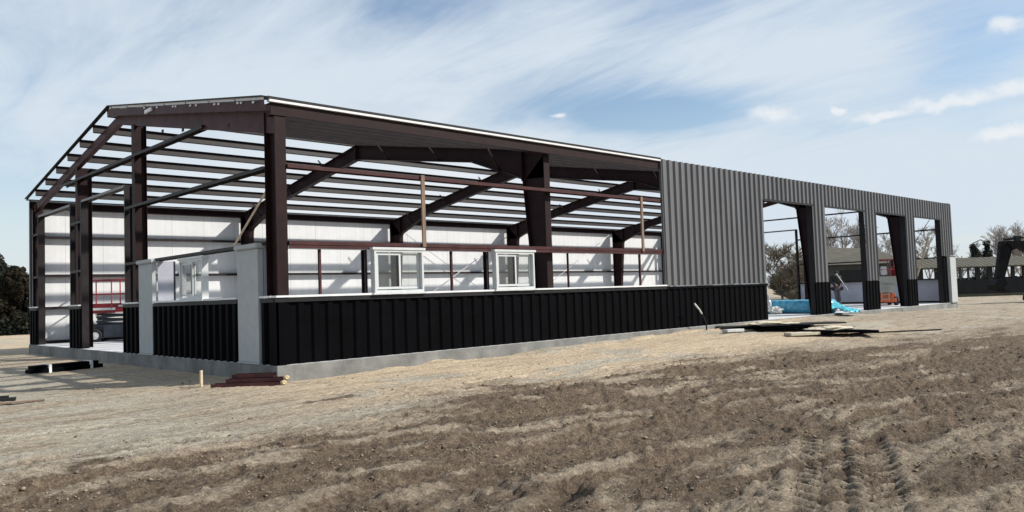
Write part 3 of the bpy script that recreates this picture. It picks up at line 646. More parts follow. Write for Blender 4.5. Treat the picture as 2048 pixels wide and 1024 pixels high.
for a, b_ in (((22.4, W-.22, 4.4), (15.0, W-.22, .3)), ((15.0, W-.22, 4.4), (22.4-.4, W-.22, .3)), ((30.5, W-.22, 4.5), (22.6, W-.22, .3))):
    bm = tube(B(), [a, b_], .013, 5); obj('brace_cable', bm, 'galv', bld)
bm = tube(B(), [(7.6, .3, 4.5), (8.4, 1.2, 3.95)], .012, 5); obj('brace_cable', bm, 'galv', bld)

# sliding windows set in the openings
def window(w_, h_, z0, place):
    fr = B(); d0, d1 = -.09, .05
    for a, b_ in (((0, d0, 0), (w_, d1, .05)), ((0, d0, h_-.045), (w_, d1, h_)), ((0, d0, .05), (.045, d1, h_-.045)), ((w_-.045, d0, .05), (w_, d1, h_-.045))): box(fr, a, b_)
    box(fr, (-.05, d0-.03, -.035), (w_+.05, d0+.03, 0.001)); box(fr, (-.045, d0-.02, h_), (w_+.045, d1, h_+.05))
    o = obj('window', fr, 'vinyl', bld)
    m_ = w_*.52
    for k, (a, b_, y, g) in enumerate(((.06, m_+.02, -.045, 'screened_glass'), (m_-.03, w_-.06, .005, 'glass'))):
        s = B(); t_ = .045
        box(s, (a, y-.015, .07), (a+t_, y+.015, h_-.06)); box(s, (b_-t_, y-.015, .07), (b_, y+.015, h_-.06)); box(s, (a+t_, y-.015, .07), (b_-t_, y+.015, .07+t_)); box(s, (a+t_, y-.015, h_-.06-t_), (b_-t_, y+.015, h_-.06))
        so_ = obj('sash', s, 'vinyl', o)
        gl = box(B(), (a+t_-.004, y-.004, .07+t_-.004), (b_-t_+.004, y+.004, h_-.056-t_)); obj('pane', gl, g, o)
        if k == 0:
            st = B(); box(st, (b_-t_-.05, y-.01, .12), (b_-t_-.008, y+.013, h_-.11)); obj('seal', st, 'dark_trim', o)
    o.location = place[:3]; o.rotation_euler.z = place[3]
window(1.22, .86, 0, (2.05, -.01, 1.262, 0)); window(1.24, .86, 0, (5.33, -.01, 1.262, 0)); window(1.22, .86, 0, (-.01, 4.28, 1.262, -math.pi/2))

# ---------------------------------------------------------------- machines
def wheel(parent, x, y, r, wd, hub='white_paint'):
    bm = B(); tube(bm, [(x, y-wd/2, r), (x, y-wd/2+.02, r), (x, y+wd/2-.02, r), (x, y+wd/2, r)], [r*.92, r, r, r*.92], 22); o = obj('wheel', bm, 'tyre', parent, )
    bm = B()
    for s in (-1, 1): cyl(bm, (x, y+s*wd/2*.96, r), (x, y+s*(wd/2+.012), r), r*.58, 18); cyl(bm, (x, y+s*(wd/2+.012), r), (x, y+s*(wd/2+.03), r), r*.2, 10)
    obj('hub', bm, hub, o)
def scissor_lift(name, loc, rz, L_, W_, cols, zp, label):
    # long axis = local x; chassis, four wheels, scissor pack, platform tray, guard rail with posts, control box, ladder
    base, pack, deck, rail, hub = cols
    t = empty(name, loc, rz); tag(t, label, 'scissor lift')
    bm = B(); box(bm, (-L_/2, -W_/2+.10, .16), (L_/2, W_/2-.10, .34)); box(bm, (-L_/2+.5, -W_/2+.04, .13), (L_/2-.5, W_/2-.04, .56)); box(bm, (-L_/2+.02, -W_/2+.22, .34), (L_/2-.02, W_/2-.22, .60)); bmesh.ops.bevel(bm, geom=bm.edges[:], offset=.015, segments=1, affect='EDGES'); obj('chassis', bm, base, t)
    for sx in (-1, 1):
        for sy in (-1, 1): wheel(t, sx*(L_/2-.25), sy*(W_/2-.07), .21, .15, hub)
    bm = B(); zz0, zz1 = .5, zp-.04; n = 3; hgt = (zz1-zz0)/n
    for k in range(n):
        for sy in (-1, 1):
            y = sy*(W_/2-.2); z0 = zz0+k*hgt
            bar(bm, (-L_/2+.25, y, z0+.03), (L_/2-.3, y, z0+hgt-.03), .05, .075); bar(bm, (-L_/2+.25, y-sy*.07, z0+hgt-.03), (L_/2-.3, y-sy*.07, z0+.03), .05, .075)
        bar(bm, (-L_/2+.25, -W_/2+.2, z0+.03), (-L_/2+.25, W_/2-.2, z0+.03), .05); bar(bm, (L_/2-.3, -W_/2+.2, z0+.03), (L_/2-.3, W_/2-.2, z0+.03), .05)
    obj('scissor_arm', bm, pack, t)
    bm = box(B(), (-L_/2, -W_/2, zp), (L_/2, W_/2, zp+.12))
    for sy in (-1, 1): y0, y1 = sorted((sy*W_/2, sy*(W_/2+.012))); box(bm, (-L_/2, y0, zp-.03), (L_/2, y1, zp+.30))
    for sx in (-1, 1): x0, x1 = sorted((sx*L_/2, sx*(L_/2+.012))); box(bm, (x0, -W_/2, zp-.03), (x1, W_/2, zp+.30))
    pl = obj('platform', bm, deck, t)
    bm = B()
    for sy in (-1, 1): y0, y1 = sorted((sy*(W_/2+.013), sy*(W_/2+.018))); box(bm, (-L_/2+.1, y0, zp+.07), (-L_/2+.9, y1, zp+.15)); box(bm, (-L_/2+1.0, y0, zp+.18), (-L_/2+1.3, y1, zp+.23)); box(bm, (-L_/2+.9, y0, zp-.03), (L_/2, y1, zp-.005))
    obj('stripe', bm, 'white_paint' if deck == 'red_paint' else 'dark_trim', pl)
    bm = B()
    for z in (zp+.62, zp+1.1):
        for sy in (-1, 1): cyl(bm, (-L_/2, sy*W_/2, z), (L_/2, sy*W_/2, z), .022, 8)
        for sx in (-1, 1): cyl(bm, (sx*L_/2, -W_/2, z), (sx*L_/2, W_/2, z), .022, 8)
    for sy in (-1, 1):
        for k in range(4): x = -L_/2+k*L_/3; cyl(bm, (x, sy*W_/2, zp+.1), (x, sy*W_/2, zp+1.1), .022, 8)
    obj('guard_rail', bm, rail, t)
    bm = box(B(), (L_/2-.75, -W_/2-.14, zp+.78), (L_/2-.45, -W_/2+.02, zp+1.06)); box(bm, (L_/2-.68, -W_/2-.10, zp+1.06), (L_/2-.64, -W_/2-.06, zp+1.16)); obj('control_box', bm, 'dark_trim', t)
    bm = B()
    for sy in (-.16, .16): bar(bm, (-L_/2-.05, sy, .25), (-L_/2-.05, sy, zp), .03)
    for k in range(4): bar(bm, (-L_/2-.05, -.16, .32+k*.22), (-L_/2-.05, .16, .32+k*.22), .03)
    obj('ladder', bm, pack, t)
    return t
# red one in front of the back wall, seen through the gable opening
scissor_lift('scissor_lift', (2.62, 15.86, 0), R(-33), 2.35, 1.0, ('navy_steel', 'navy_steel', 'red_paint', 'red_rail', 'white_paint'), 1.0, 'red scissor lift on dark chassis with white hubs, inside by the back wall')
t = scissor_lift('scissor_lift', (32.6, 2.15, 0), R(33), 1.9, 1.18, ('orange_paint', 'cream_paint', 'cream_paint', 'red_rail', 'tyre'), 1.08, 'orange scissor lift with cream platform, parked end on behind the third doorway')
bm = box(B(), (-.955, -.42, .62), (-.80, .42, 1.02)); bmesh.ops.bevel(bm, geom=bm.edges[:], offset=.02, segments=2, affect='EDGES'); obj('end_panel', bm, 'cream_paint', t)
bm = box(B(), (-.97, -.14, 1.45), (-.80, .12, 1.86)); bmesh.ops.bevel(bm, geom=bm.edges[:], offset=.03, segments=2, affect='EDGES'); obj('tool_box', bm, 'white_paint', t)
bm = B(); box(bm, (-.90, -.56, 1.2), (-.55, -.34, 1.78)); bmesh.ops.bevel(bm, geom=bm.edges[:], offset=.05, segments=2, affect='EDGES'); obj('equipment_bin', bm, 'red_paint', t)

# excavator reaching into the picture from the right
def excavator():
    t = empty('excavator', (46.0, -2.14, -.55), math.atan2(-.690, .724)); t.scale = (1, 1, .93); tag(t, 'black excavator with raised arm and hanging bucket at the far right, by the shed', 'excavator')
    # local x to the right seen from the site, z up
    def plate(bm, pts, y0, y1):
        a = [bm.verts.new((x, y0, z)) for x, z in pts]; b_ = [bm.verts.new((x, y1, z)) for x, z in pts]; n = len(pts); bm.faces.new(a); bm.faces.new(b_[::-1])
        for i in range(n): bm.faces.new([a[i], b_[i], b_[(i+1) % n], a[(i+1) % n]])
    bm = B(); plate(bm, [(-3.42, 1.45), (-3.0, 1.35), (-2.66, 2.5), (-2.36, 3.45), (-2.30, 3.95), (-2.50, 4.02), (-2.96, 4.0), (-3.04, 3.4), (-3.22, 2.4)], -.14, .14); obj('stick', bm, 'excavator_paint', t)
    bm = B(); plate(bm, [(-2.65, 3.9), (-2.3, 3.45), (-2.0, 3.62), (-1.75, 3.4), (-1.0, 3.0), (1.3, 1.2), (1.8, 1.5), (.0, 3.4), (-1.0, 3.95), (-1.8, 3.98), (-2.4, 4.0)], -.19, .19); obj('boom', bm, 'excavator_paint', t)
    bm = B(); cyl(bm, (-2.7, 0, 4.12), (-1.7, 0, 4.22), .09, 12); box(bm, (-2.1, -.1, 3.98), (-1.8, .1, 4.3)); cyl(bm, (-1.7, 0, 4.22), (-.8, 0, 4.05), .06, 10); cyl(bm, (-2.50, 0, 3.3), (-2.85, 0, 1.9), .06, 12); obj('hydraulic_cylinder', bm, 'dark_trim', t)
    bm = B(); plate(bm, [(-3.0, 1.75), (-3.4, 1.7), (-3.62, 1.4), (-3.55, 1.05), (-3.25, .92), (-2.9, 1.0), (-3.1, 1.2), (-2.85, 1.45)], -.38, .38)
    for k in range(5): y = -.34+k*.17; box(bm, (-2.95, y-.04, .95), (-2.75, y+.04, 1.02))
    obj('bucket', bm, 'excavator_paint', t)
    bm = B(); tube(bm, [(-3.0, .2, 3.6), (-3.9, .2, 4.15), (-4.35, .2, 3.95), (-4.3, .2, 3.2)], .03, 6); obj('hose', bm, 'dark_trim', t)
    for sy in (-1, 1):
        bm = B(); plate(bm, [(-.6, .2), (2.6, .2), (3.0, .45), (2.9, .8), (2.6, .95), (-.6, .95), (-.95, .7), (-1.0, .4)], sy*1.1-.28, sy*1.1+.28); obj('track', bm, 'tyre', t)
    bm = box(B(), (-.6, -1.25, .95), (3.1, 1.25, 1.9)); bmesh.ops.bevel(bm, geom=bm.edges[:], offset=.12, segments=2, affect='EDGES'); obj('body', bm, 'excavator_paint', t)
    bm = box(B(), (-.5, .25, 1.9), (.9, 1.2, 3.0)); bmesh.ops.bevel(bm, geom=bm.edges[:], offset=.08, segments=2, affect='EDGES'); obj('cab', bm, 'dark_trim', t)
excavator()

# ---------------------------------------------------------------- buildings beyond
def shed():
    # long open sided shed: posts, low dark boarding, pale tin roof
    a, b_ = Vector((80.2, 19.6, -.3)), Vector((96.5, 5.1, -.3)); d = (b_-a); Ls = d.length; rz = math.atan2(d.y, d.x)
    t = empty('open_shed', a, rz); tag(t, 'long low shed with tan tin roof, open under the eaves above dark boarding', 'shed')
    bm = B(); prof = [(-.5, 2.72), (2.6, 3.72), (5.6, 2.72), (5.6, 2.62), (2.6, 3.62), (-.5, 2.62)]
    A = [bm.verts.new((-.4, y, z)) for y, z in prof]; Bv = [bm.verts.new((Ls+.4, y, z)) for y, z in prof]; bm.faces.new(A); bm.faces.new(Bv[::-1])
    for i in range(6): bm.faces.new([A[i], Bv[i], Bv[(i+1) % 6], A[(i+1) % 6]])
    k = 0.0
    while k < Ls: bar(bm, (k, -.49, 2.735), (k, 2.6, 3.735), .04, .02); k += .6
    obj('roof', bm, 'roof_tan', t)
    rs = random.Random(3); x = 0
    for i, (p, wd) in enumerate([(0, .9), (1.6, .6), (2.8, .9), (4.6, .9), (6.3, .3), (7.3, .30), (8.15, .33), (9.0, .85), (10.3, .9), (11.65, .7), (12.9, .6), (14.1, 1.4), (16.0, .5), (17.6, .6), (19.6, .5)]):
        bm = B(); box(bm, (p, -.05, 0), (p+wd*.6, .1, 2.62)); obj('post', bm, 'dark_board' if wd > .5 else 'barn_wall', t)
    bm = B()
    x = 0
    while x < Ls: w_ = rs.uniform(.18, .3); box(bm, (x, .12+rs.uniform(0, .03), 0), (x+w_-.012, .18, rs.uniform(1.45, 1.6))); x += w_
    obj('boarding', bm, 'dark_board', t)
    bm = B(); box(bm, (4.5, -.06, 2.30), (8.5, -.02, 2.42)); box(bm, (6.6, -.07, 1.6), (6.7, -.03, 3.0)); obj('beam', bm, 'roof_tan', t)
shed()
def barn():
    t = empty('barn', (68.6, 18.0, -.3), math.atan2(-.690, .724)); tag(t, 'dark green barn with low hipped grey roof behind the second doorway', 'barn')
    bm = box(B(), (-4, 0, 0), (4.6, 8, 3.2)); obj('wall', bm, 'barn_wall', t)
    bm = B(); v = [bm.verts.new(p) for p in [(-4.4, -.4, 3.15), (5.0, -.4, 3.15), (5.0, 8.4, 3.15), (-4.4, 8.4, 3.15), (-1.6, 3.2, 4.95), (2.6, 3.6, 4.75)]]
    for f in [(0, 1, 5, 4), (1, 2, 5), (2, 3, 4, 5), (3, 0, 4), (0, 3, 2, 1)]: bm.faces.new([v[i] for i in f])
    obj('roof', bm, 'roof_tan', t)
    bm = box(B(), (-2.0, -.05, 0), (.4, -.003, 2.6)); obj('door', bm, 'dark_board', t)
    bm = B(); box(bm, (1.4, -.04, 1.2), (2.4, -.003, 2.1)); obj('window', bm, 'navy_steel', t)
barn()
def fence(a, b_, h_, label):
    a, b_ = Vector(a), Vector(b_); d = b_-a; t = empty('board_fence', a, math.atan2(d.y, d.x)); tag(t, label, 'fence'); x = 0; bm = B(); rs = random.Random(1)
    while x < d.length: box(bm, (x, 0, .05), (x+.17, .03, h_+rs.uniform(-.03, .03))); x += .18
    obj('boards', bm, 'dark_board', t)
    bm = B(); x = 0
    while x < d.length: box(bm, (x, .035, -.05), (x+.1, .13, h_-.1)); x += 2.4
    obj('posts', bm, 'barn_wall', t)
    bm = B(); box(bm, (0, -.06, .0), (d.length, -.012, .22)); obj('kick_board', bm, 'roof_tan', t)
fence((60.5, 10.6, -.3), (73, -5, -.3), 1.35, 'dark board fence with tan kick board in front of the long shed')

# ---------------------------------------------------------------- trees
def bare_tree(name, loc, h_, spread, seed, m, trunk=.12, lean=0, levels=5, kids=3, low=.25, label=None, cat='tree', group=None, tw=.010):
    rs = random.Random(seed); t = empty(name, loc); tag(t, label, cat, group); tb = B(); cb = B()
    def grow(p, d, l, r, lv):
        bm = tb if lv == 0 else cb; n = 4 if lv == 0 else 3; pts = [p]; rr = [r]
        for i in range(n):
            d = (d+Vector((rs.gauss(0, .13), rs.gauss(0, .13), rs.gauss(.03, .08)))).normalized(); p = p+d*l/n; pts.append(p); rr.append(max(tw, r*(1-.55*(i+1)/n)))
        tube(bm, pts, rr, 5 if lv < 2 else 3, False)
        if lv >= levels: return
        k = kids+(1 if lv > 0 else 2)
        for j in range(k):
            f = rs.uniform(low if lv == 0 else .3, 1); q = pts[min(n, int(f*n))]; a = rs.uniform(0, 6.28); s = rs.uniform(.45, .95)*spread
            nd_ = (d+Vector((math.cos(a)*s, math.sin(a)*s, rs.uniform(-.1, .3)))).normalized()
            grow(q, nd_, l*rs.uniform(.5, .72), max(tw, rr[min(n, int(f*n))]*.62), lv+1)
    grow(Vector((0, 0, -.1)), Vector((lean, 0, 1)).normalized(), h_*.50, trunk, 0)
    obj('trunk', tb, m, t); obj('crown', cb, m, t)
    return t
G2 = 'bare trees behind the shed'
bare_tree('bare_tree', (49.4, 15.9, -.3), 6.6, 1.15, 3, 'bark_grey', .10, 0, 5, 4, .02, 'wide bare shrubby tree seen through the first doorway', tw=.013)
bare_tree('bare_tree', (50.3, 15.4, -.3), 5.6, 1.3, 13, 'bark_grey', .08, 0, 5, 4, .02, 'smaller bare shrubby tree just right of the wide one', tw=.013)
bare_tree('bare_tree', (82.5, 25.7, -.3), 14.5, .7, 5, 'bark_pale', .17, 0, 5, 3, .2, 'tall pale bare tree rising behind the barn roof', tw=.017)
bare_tree('bare_tree', (85.0, 22.5, -.3), 12.0, .7, 25, 'bark_pale', .15, 0, 5, 3, .2, 'lower bare tree to the right of the tall one behind the barn', tw=.017)
for i, (x, y, hh, sd, lb) in enumerate([(110.5, 26.1, 10.3, 31, 'bare tree seen through the fourth doorway above the shed'), (124.5, 26.5, 10.5, 32, 'bare tree just right of the hall end, above the shed roof'), (127.3, 23.9, 8.4, 37, 'low bare tree between the hall end and the two dark evergreens'), (128.5, 22.5, 12.2, 33, 'tallest bare tree behind the two dark evergreens'), (130.0, 21.4, 12, 34, 'bare tree between the evergreens and the excavator arm'),
                                 (131.2, 20.2, 12.4, 35, 'bare tree standing directly behind the excavator arm'), (133, 18.9, 12.2, 36, 'bare tree at the right edge, behind the excavator boom')]):
    bare_tree('bare_tree', (x, y, -.3), hh, .8, sd, 'bark_pale', .17, 0, 5, 3, .15, lb, group=G2, tw=.019)
def leafy(name, loc, h_, rad, seed, m, label, n=9000, leaf=.12, conic=.5, trunk=.12, knobs=None):
    rs = np.random.RandomState(seed); t = empty(name, loc); tag(t, label, 'tree'); bm = B()
    tube(bm, [(0, 0, -.1), (.04, 0, h_*.4), (0, .05, h_*.85)], [trunk, trunk*.7, .02], 8)
    for k in range(12):
        a = rs.rand()*6.28; z = h_*rs.uniform(.15, .8); tube(bm, [(0, 0, z), (math.cos(a)*rad*.7*(1-z/h_*conic), math.sin(a)*rad*.7*(1-z/h_*conic), z+.3)], [.04, .01], 5)
    obj('trunk', bm, 'bark_dark', t)
    cen = []
    for k in range(70):
        z = rs.uniform(.04, 1); rr = rad*(1-conic*z)*(.55+.45*math.sin(min(1, z*3)*1.57))*math.sqrt(1-max(0, z-.8)/.2*.9 if z > .8 else 1); a = rs.rand()*6.28; q = rs.uniform(.45, 1.0)
        cen.append((math.cos(a)*rr*q, math.sin(a)*rr*q, z*h_, rs.uniform(.13, .30)*rad*(.7 if z > .8 else 1)))
    if knobs: cen = knobs
    per = n//len(cen); bm = B()
    for cx_, cy_, cz_, cr in cen:
        for j in range(per):
            v = rs.normal(size=3); v /= np.linalg.norm(v); p = np.array([cx_, cy_, cz_])+v*cr*rs.uniform(.55, 1.15); s = leaf*rs.uniform(.5, 1.2)
            u = rs.normal(size=3); u -= u.dot(v)*v*.6; u /= np.linalg.norm(u); w_ = np.cross(u, v+rs.normal(size=3)*.5); w_ /= (np.linalg.norm(w_)+1e-6)
            bm.faces.new([bm.verts.new(p-u*s*.5), bm.verts.new(p+w_*s*.35), bm.verts.new(p+u*s*.6), bm.verts.new(p-w_*s*.3)])
    obj('crown', bm, m, t); return t
leafy('evergreen_tree', (4.0, 46.2, -.3), 5.1, 2.2, 1, 'leaf_dark', 'dark evergreen tree at the far left edge', 26000, .17)
leafy('evergreen_tree', (5.3, 43.6, -.3), 4.1, 1.7, 2, 'leaf_rust', 'rusty brown evergreen tree between the left edge and the gable', 26000, .17)
leafy('evergreen_tree', (6.6, 43.0, -.3), 4.0, 1.3, 3, 'leaf_olive', 'olive green evergreen tree closest to the gable corner', 26000, .17)
leafy('evergreen_tree', (1.4, 47.0, -.3), 5.4, 2.4, 4, 'leaf_dark', 'big dark evergreen cut by the left picture edge', 26000, .17)
leafy('evergreen_tree', (98.6, 16.8, -.3), 5.2, .9, 6, 'leaf_dark', 'low dark evergreen with bent tip over the shed roof, left of the round one', 4200, .16, knobs=[(-.9, 0, 5.15, .38), (-.55, 0, 4.8, .42), (0, 0, 4.55, .5), (.5, 0, 4.3, .5), (-.6, 0, 4.0, .5), (-.3, 0, 3.3, .6), (.3, 0, 3.2, .6), (0, 0, 2.2, .7), (0, 0, 1.3, .8)])
leafy('evergreen_tree', (99.6, 15.86, -.3), 5.6, .9, 7, 'leaf_dark', 'dark evergreen with a round knob of foliage on top over the shed roof', 4200, .16, knobs=[(0, 0, 5.55, .42), (.1, 0, 5.0, .28), (0, 0, 4.55, .55), (.45, 0, 4.3, .5), (-.4, 0, 4.1, .5), (.2, 0, 3.6, .65), (0, 0, 2.7, .7), (0, 0, 1.6, .8)])
# dark hedge foot under the trees on the left
rs_ = np.random.RandomState(9); bm = B()
for i in range(9000):
    u = rs_.rand(); p = np.array([-.5+9.2*u, 43.9-2.6*u+rs_.normal()*.35-1.2*(u-.5)*0, -.3+abs(rs_.normal())*.0+rs_.rand()**1.2*(1.15+.25*math.sin(u*21))]); v = rs_.normal(size=3); w_ = rs_.normal(size=3); s = .10
    bm.faces.new([bm.verts.new(p), bm.verts.new(p+v*s), bm.verts.new(p+(v+w_)*s*.7), bm.verts.new(p+w_*s)])
tag(obj('undergrowth', bm, 'leaf_dark'), 'low dark undergrowth along the foot of the evergreens', 'undergrowth', kind='stuff')

# ---------------------------------------------------------------- materials lying about
# brown channels by the corner
for k, (a, b_, zz_, lab, m) in enumerate([((-1.06, .36), (-.20, -.47), -.30, 'longest dark red steel channel, lowest in front of the building corner', 'primer_steel'), ((-.80, .34), (-.10, -.34), -.236, 'middle dark red steel channel of the pile with a worn pale edge', 'primer_steel'), ((-.66, .40), (-.13, -.12), -.172, 'topmost dark red steel channel, nearest the slab corner', 'primer_steel')]):
    bm = extr(B(), hprof(.20, .062, .006), (a[0], a[1], zz_+.0), (b_[0], b_[1], zz_+.0)); bm2 = None
    o = obj('steel_channel', bm, 'red_primer'); tag(o, lab, 'steel channel', 'red steel channels piled at the corner')
def channel_pile():
    pass
for k, (x, y, z) in enumerate([(-.17, -.50, -.26), (-.06, -.40, -.19)]):
    bm = B(); bmesh.ops.create_icosphere(bm, subdivisions=2, radius=.045)
    for v in bm.verts: v.co *= 1+.35*(h2(v.co.x*90, v.co.z*70, 3)-.5); v.co.x *= 1.3
    tag(obj('foam_scrap', bm, 'tan_foam', loc=(x, y, z)), ['cream foam scrap wedged at the end of the lowest red channel', 'upper cream foam scrap at the end of the middle red channel'][k], 'foam scrap', 'foam scraps on the channel ends')
bm = B(); z0 = gz(-1.12, .70); prof = [(-1.155, .735), (-1.085, .665)]
extr(bm, rect(.088, .022), (-1.12, .70, z0-.15), (-1.12, .70, z0+.29), (.7, -.7, 0)); tag(obj('survey_stake', bm, 'new_timber'), 'pale wooden stake standing upright in the dirt before the gable', 'stake')
# black bundle left
t = empty('wrapped_bundle', (-2.33, 7.45, gz(-1.6, 7.6)+.02), math.atan2(.45, 1.55)); tag(t, 'long black bundle of trim with two white bands on the ground left of the gable', 'bundle')
bm = B()
for k, (dy, dz) in enumerate([(-.09, .04), (0, .045), (.09, .04), (-.05, .12), (.05, .125)]): box(bm, (0.02*k, dy-.06, dz-.04), (1.75-.03*k, dy+.06, dz+.05))
bmesh.ops.bevel(bm, geom=bm.edges[:], offset=.012, segments=1, affect='EDGES'); obj('trim_lengths', bm, 'black_panel', t)
for x in (.42, 1.42): bm = box(B(), (x, -.16, -.01), (x+.06, .16, .186)); obj('band', bm, 'white_trim', t)
bm = B(); box(bm, (0, 0, 0), (.55, .12, .05)); box(bm, (.05, .03, .05), (.45, .1, .085)); tag(obj('board_offcut', bm, 'dark_board', loc=(-4.25, 2.05, gz(-4.1, 2)+.01), rz=R(-20)), 'dark board offcut lying at the left picture edge', 'board')
bm = B(); box(bm, (0, 0, 0), (.9, .10, .02)); tag(obj('plank', bm, 'timber', loc=(-4.3, 1.55, gz(-4.1, 1.5)+.015), rz=R(-12)), 'thin reddish plank flat on the dirt at the left edge', 'plank')
# dark trim pieces and wrap in front of the long wall
def strip(x, y, L_, wd, hh, rz, m, name, label, cat, group=None, z=0, arch=0):
    bm = B(); n = 12; zc = gz(x, y)
    for i in range(n):
        a, b_ = i/n*L_-L_/2, (i+1)/n*L_-L_/2; za, zb = arch*math.sin(math.pi*i/n), arch*math.sin(math.pi*(i+1)/n)
        extr(bm, [(-wd/2, 0), (wd/2, 0), (wd/2, .012), (wd/2-.014, .012), (wd/2-.014, hh), (-wd/2+.014, hh*.7), (-wd/2+.014, .012), (-wd/2, .012)], (a, 0, za), (b_, 0, zb))
    return tag(obj(name, bm, m, loc=(x, y, zc+.035+z), rz=rz), label, cat, group)
GT = 'dark trim lengths strewn before the long wall'
strip(15.2, -1.2, 2.7, .95, .04, R(-38), 'sheet_grey', 'trim_length', 'wide dark trim length nearest the wall in the pile before the cladding', 'trim', GT)
strip(14.3, -1.9, 2.4, .50, .05, R(-46), 'black_panel', 'trim_length', 'black trim length in front at the left end of the pile', 'trim', GT, .03, .05)
strip(14.9, -2.6, 2.6, .80, .05, R(-50), 'black_panel', 'trim_length', 'black trim length under the pale offcut in the middle of the pile', 'trim', GT, .02, .04)
strip(15.1, -2.3, 2.5, 1.0, .04, R(-40), 'sheet_grey', 'trim_length', 'grey trim length lying behind the middle of the pile', 'trim', GT, .12)
strip(14.5, -3.7, 2.0, .90, .07, R(-44), 'black_panel', 'trim_length', 'deep black trim length at the right end of the pile', 'trim', GT, .02, .03)
strip(16.1, -4.7, 2.8, .06, .04, R(-34), 'dark_board', 'pole', 'long thin dark pole lying to the right of the trim pile', 'pole', None, .02)
def crumple(name, loc, size, seed, m, label, cat, group=None, sub=3):
    bm = B(); bmesh.ops.create_icosphere(bm, subdivisions=sub, radius=1); rs = random.Random(seed); ph = [rs.uniform(0, 6) for _ in range(9)]
    for v in bm.verts:
        c = v.co.copy(); k = 1+.28*math.sin(c.x*5+ph[0]+2*math.sin(c.y*4+ph[1]))*math.cos(c.z*6+ph[2])+.12*math.sin(c.x*13+ph[3])*math.sin(c.y*11+ph[4]+c.z*9)
        v.co = Vector((c.x*size[0]*k, c.y*size[1]*k, max(c.z*size[2]*k, -size[2]*.55)))
    return tag(obj(name, bm, m, loc=loc), label, cat, group)
def plank(x, y, L_, wd, hh, rz, label, z=.1, m='cream_board', tilt=0):
    bm = box(B(), (-L_/2, -wd/2, 0), (L_/2, wd/2, hh)); bmesh.ops.bevel(bm, geom=bm.edges[:], offset=.01, segments=1, affect='EDGES'); o = obj('board_offcut', bm, m, loc=(x, y, gz(x, y)+z), rz=rz); o.rotation_euler.y = tilt; return tag(o, label, 'board', 'pale offcuts on the trim pile')
for (x, y, sx, sd, lb) in ((14.3, -1.95, .85, 21, 'long torn cream foam sheet on the left part of the trim pile'), (14.25, -3.7, .75, 22, 'torn cream foam sheet on the right end of the trim pile')):
    o = crumple('foam_sheet', (x, y, gz(x, y)+.21), (sx*.85, .22, .065), sd, 'cream_board', lb, 'foam sheet', 'foam sheets on the trim pile'); o.rotation_euler.z = R(-40)
plank(13.5, -3.25, .9, .35, .08, R(-30), 'short pale offcut on the dirt in front of the trim pile', .02)
plank(13.2, -1.35, .6, .25, .08, R(-20), 'small pale offcut at the left tip of the trim pile', .02, 'clear_wrap')
bm = tube(B(), [(14.9, -1.55, -.32), (14.9, -1.5, -.12), (14.92, -1.5, .0), (15.0, -1.6, .02), (15.05, -1.7, -.06)], .03, 8); tag(obj('conduit_loop', bm, 'cream_paint', smooth=True), 'pale bent conduit loop sticking up from the trim pile', 'conduit')
# conduit stub against the black wall
t = empty('flexible_conduit', (13.35, -.40, -.35)); tag(t, 'thin flexible conduit rising out of the ground before the black wall', 'conduit')
bm = tube(B(), [(0, 0, 0), (0, 0, .25), (-.02, 0, .45), (-.12, .02, .65), (-.26, .04, .84), (-.36, .05, .93)], .022, 8); obj('hose', bm, 'dark_trim', t, True)
bm = tube(B(), [(-.18, .026, .735), (-.28, .042, .862), (-.40, .05, .96), (-.50, .05, 1.04)], .024, 8); obj('sleeve', bm, 'white_trim', t, True)
bm = tube(B(), [(-.02, -.03, -.02), (-.02, -.03, .16)], .045, 8); obj('stub', bm, 'white_trim', t, True)
# blue wrapped bundle behind the first pier
def blue():
    t = empty('wrapped_bundle', (23.05, 1.55, 0), R(90)); tag(t, 'bright blue plastic wrapped bundle on the slab inside the first doorway', 'bundle')
    bm = B(); n = 40; L_ = 2.9; rs = random.Random(4); rings = []
    for i in range(n+1):
        x = -L_/2+L_*i/n; e = min(1, i/3+.55, (n-i)/3+.55); ring = []
        for k in range(16):
            a = 2*math.pi*k/16; c, s = math.cos(a), math.sin(a); q = 1/max(abs(c)**4+abs(s)**4, 1e-6)**.25
            wr = 1+.035*math.sin(x*9+k*1.7)+.03*math.sin(x*23+k*2.9)
            ring.append(bm.verts.new((x, c*q*.36*e*wr, .27+s*q*.265*e*wr if s > 0 else .27+s*q*.265*e)))
        rings.append(ring)
    for a, b_ in zip(rings, rings[1:]):
        for k in range(16): bm.faces.new([a[k], a[(k+1) % 16], b_[(k+1) % 16], b_[k]])
    bm.faces.new(rings[0]); bm.faces.new(rings[-1][::-1]); obj('wrapped_pack', bm, 'blue_wrap', t, True)
    bm = B(); nx_, ny_ = 14, 10; g = []
    for i in range(nx_):
        row = []
        for j in range(ny_):
            x = -1.35-.9*i/(nx_-1); y = -.45+.9*j/(ny_-1); hgt = (.42*(1-i/(nx_-1))**1.1)*(1-.5*abs(y)/.45)+.05*math.sin(i*1.9+j*1.3)+.06
            row.append(bm.verts.new((x, y*(1+.3*math.sin(i*.8)), max(.01, hgt))))
        g.append(row)
    for i in range(nx_-1):
        for j in range(ny_-1): bm.faces.new([g[i][j], g[i+1][j], g[i+1][j+1], g[i][j+1]])
    o = obj('loose_sheet', bm, 'cyan_wrap', t, True); md = o.modifiers.new('thick', 'SOLIDIFY'); md.thickness = .006
blue()
crumple('plastic_wrap', (21.9, 2.35, .36), (.16, .22, .42), 3, 'clear_wrap', 'crumpled white plastic wrap slumped upright beside the first doorway edge', 'plastic wrap')
